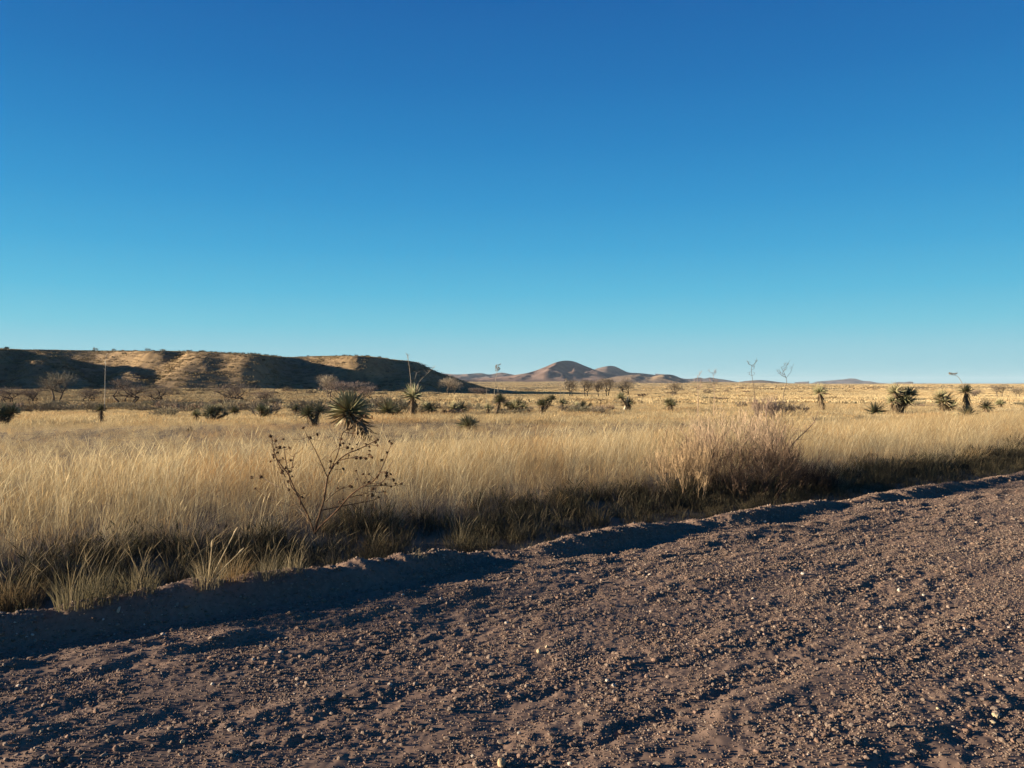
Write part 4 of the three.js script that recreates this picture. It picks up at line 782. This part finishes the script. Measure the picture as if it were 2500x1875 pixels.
yucca('slim yucca with twin pale stalks below the tree row', { px: 1372, py: 1006, cy: 983, rad: 15, d: 52, stalks: [[[[1368, 980], [1368, 955], [1367, 934]], 0, true], [[[1376, 980], [1378, 950], [1382, 926]], 8, false]] });
yucca('small yucca right of the twin-stalked one', { px: 1424, py: 1000, cy: 992, rad: 13, d: 58, heads: [[0, 0, 1], [-16, 3, 0.6], [18, 3, 0.5]] });
yucca('stumpy yucca with a pale sunlit trunk on the plain', { px: 1536, py: 1004, cy: 983, rad: 15, d: 54, heads: [[0, 0, 1], [-20, 12, 0.9]], stalks: [[[[1524, 1002], [1530, 984], [1533, 968]], 0, true, [0.55, 0.46, 0.34], 0.11]] });
yucca('brownish yucca at the left end of the bare thicket', { px: 1638, py: 1004, cy: 988, rad: 16, d: 52, heads: [[0, 0, 1], [-8, 8, 0.7]] });
yucca('bent dark-trunked yucca with leaves at its tip right of the thickets', { px: 2000, py: 1000, cy: 958, rad: 20, d: 52, lean: 10, wide: 1.3 });
yucca('low pale green rosette yucca in the right half', { px: 2138, py: 1018, cy: 1006, rad: 25, d: 46, wide: 1.2, tone: 1 });
yucca('large dark many-headed yucca in the right half', { px: 2200, py: 1012, cy: 972, rad: 25, d: 48, heads: [[4, 0, 1.1], [-18, 14, 0.9], [14, -10, 0.95], [22, 10, 0.8], [-20, -8, 0.8]], lean: -10 });
yucca('dark green bushy yucca right of the many-headed one', { px: 2305, py: 1008, cy: 980, rad: 27, d: 50, heads: [[0, 0, 1], [8, -12, 0.9], [-10, 12, 0.7]] });
yucca('tall shaggy-trunked yucca with a stalk drooping to the left', { px: 2358, py: 1004, cy: 955, rad: 17, d: 50, lean: 4, skirtW: 1.3, stalks: [[[[2356, 950], [2348, 932], [2336, 918], [2318, 915]], 14, false]] });
yucca('small green yucca near the right edge', { px: 2408, py: 1012, cy: 994, rad: 19, d: 47 });
yucca('tiny yucca far back near the right edge', { px: 2442, py: 998, cy: 986, rad: 13, d: 62 });
yucca('pale green low yucca in front of the shaggy-trunked one', { px: 2362, py: 1030, cy: 1014, rad: 22, d: 38, tone: 1, heads: [[0, 0, 1], [-26, -14, 0.9]] });
yucca('dark green yucca cut off by the left edge', { px: 12, py: 1034, cy: 1012, rad: 24, d: 34, heads: [[0, 0, 1], [16, 6, 0.8], [-12, 4, 0.9]] });
yucca('brown-trunked yucca at left with a very tall thin stalk', { px: 246, py: 1036, cy: 1000, rad: 16, d: 36, lean: 2, stalks: [[[[256, 1000], [256, 960], [258, 910], [260, 866]], 10, true, [0.40, 0.36, 0.30], 0.010]] });
yucca('dark stubby yucca left of the green clump', { px: 480, py: 1034, cy: 1012, rad: 13, d: 36, skirtW: 1.4 });
yucca('grey-green yucca clump in the left half', { px: 518, py: 1036, cy: 1008, rad: 20, d: 36, heads: [[0, 0, 1], [16, 8, 0.8], [-14, -6, 0.7], [30, -4, 0.6]] });
yucca('small dark yucca right of the grey-green clump', { px: 572, py: 1018, cy: 1005, rad: 14, d: 46 });
yucca('green yucca pair left of the double-headed one', { px: 638, py: 1030, cy: 1002, rad: 17, d: 42, heads: [[0, 0, 1], [16, -4, 0.9], [10, -14, 0.7]] });
yucca('slender dark yucca between two green clumps', { px: 722, py: 1020, cy: 998, rad: 13, d: 46 });
yucca('small shaded yucca right behind the big spiky one', { px: 905, py: 1012, cy: 999, rad: 14, d: 48 });

// dead branching stalks standing above the bare thicket
for (const [label, pts, seed] of [['dead forked stalk rising from the thicket, the taller one against the sky', [[1906, 1010], [1915, 960], [1921, 930], [1915, 912], [1905, 896]], 1], ['slim dead stalk with a tufted tip left of the forked one', [[1842, 1010], [1841, 960], [1838, 925], [1834, 900], [1838, 890]], 2], ['thin twiggy dead stalk at the left of the thicket', [[1704, 1010], [1705, 960], [1704, 916]], 3], ['second thin twiggy dead stalk left of the slim tufted one', [[1742, 1010], [1744, 955], [1741, 908]], 4]]) {
  const d = 36, bx = X(pts[0][0], d), by = groundH(bx, d), t = thing('dead_stalk', label, 'dead stalk', [bx, by, -d]), r = rngFrom(7000 + seed);
  const P = pts.map(([a, b]) => V(X(a, d) - bx, Y(b, d) - by, R(-0.1, 0.1, r))); P[0].y = -0.05;
  const col = seed > 2 ? [0.34, 0.24, 0.19] : [0.13, 0.10, 0.08], mb = new MB(), c = new THREE.CatmullRomCurve3(P), Q = c.getPoints(16);
  mb.tube(Q, Q.map((_, k) => lerp(0.016, 0.006, k / 16)), 5, col); part('stem', mb.geo(), M.wood, t);
  const tw = new MB();
  for (let k = 0; k < (seed === 1 ? 9 : 7); k++) { const p = c.getPoint(R(0.55, 1, r)), s = r() < 0.6 ? 1 : -1, L = R(0.15, seed === 1 ? 0.65 : 0.3, r), e = p.clone().add(V(s * L * R(0.3, 0.9, r), L * R(0.4, 1, r), R(-0.3, 0.3, r) * L)), m = p.clone().lerp(e, 0.5).add(V(s * 0.05, -0.03, 0)); tw.tube([p, m, e], [0.007, 0.006, 0.004], 4, col); for (let j = 0; j < 4; j++) { const q = m.clone().lerp(e, R(0, 1, r)); tw.tube([q, q.clone().add(V(R(-0.1, 0.1, r), R(0.02, 0.12, r), R(-0.1, 0.1, r)))], [0.006, 0.004], 3, col); } }
  part('side_twigs', tw.geo(), M.twig, t);
}

scene.fog = new THREE.FogExp2(new THREE.Color().setRGB(0.62, 0.74, 0.88), 2.6e-5);

renderer.render(scene, camera);
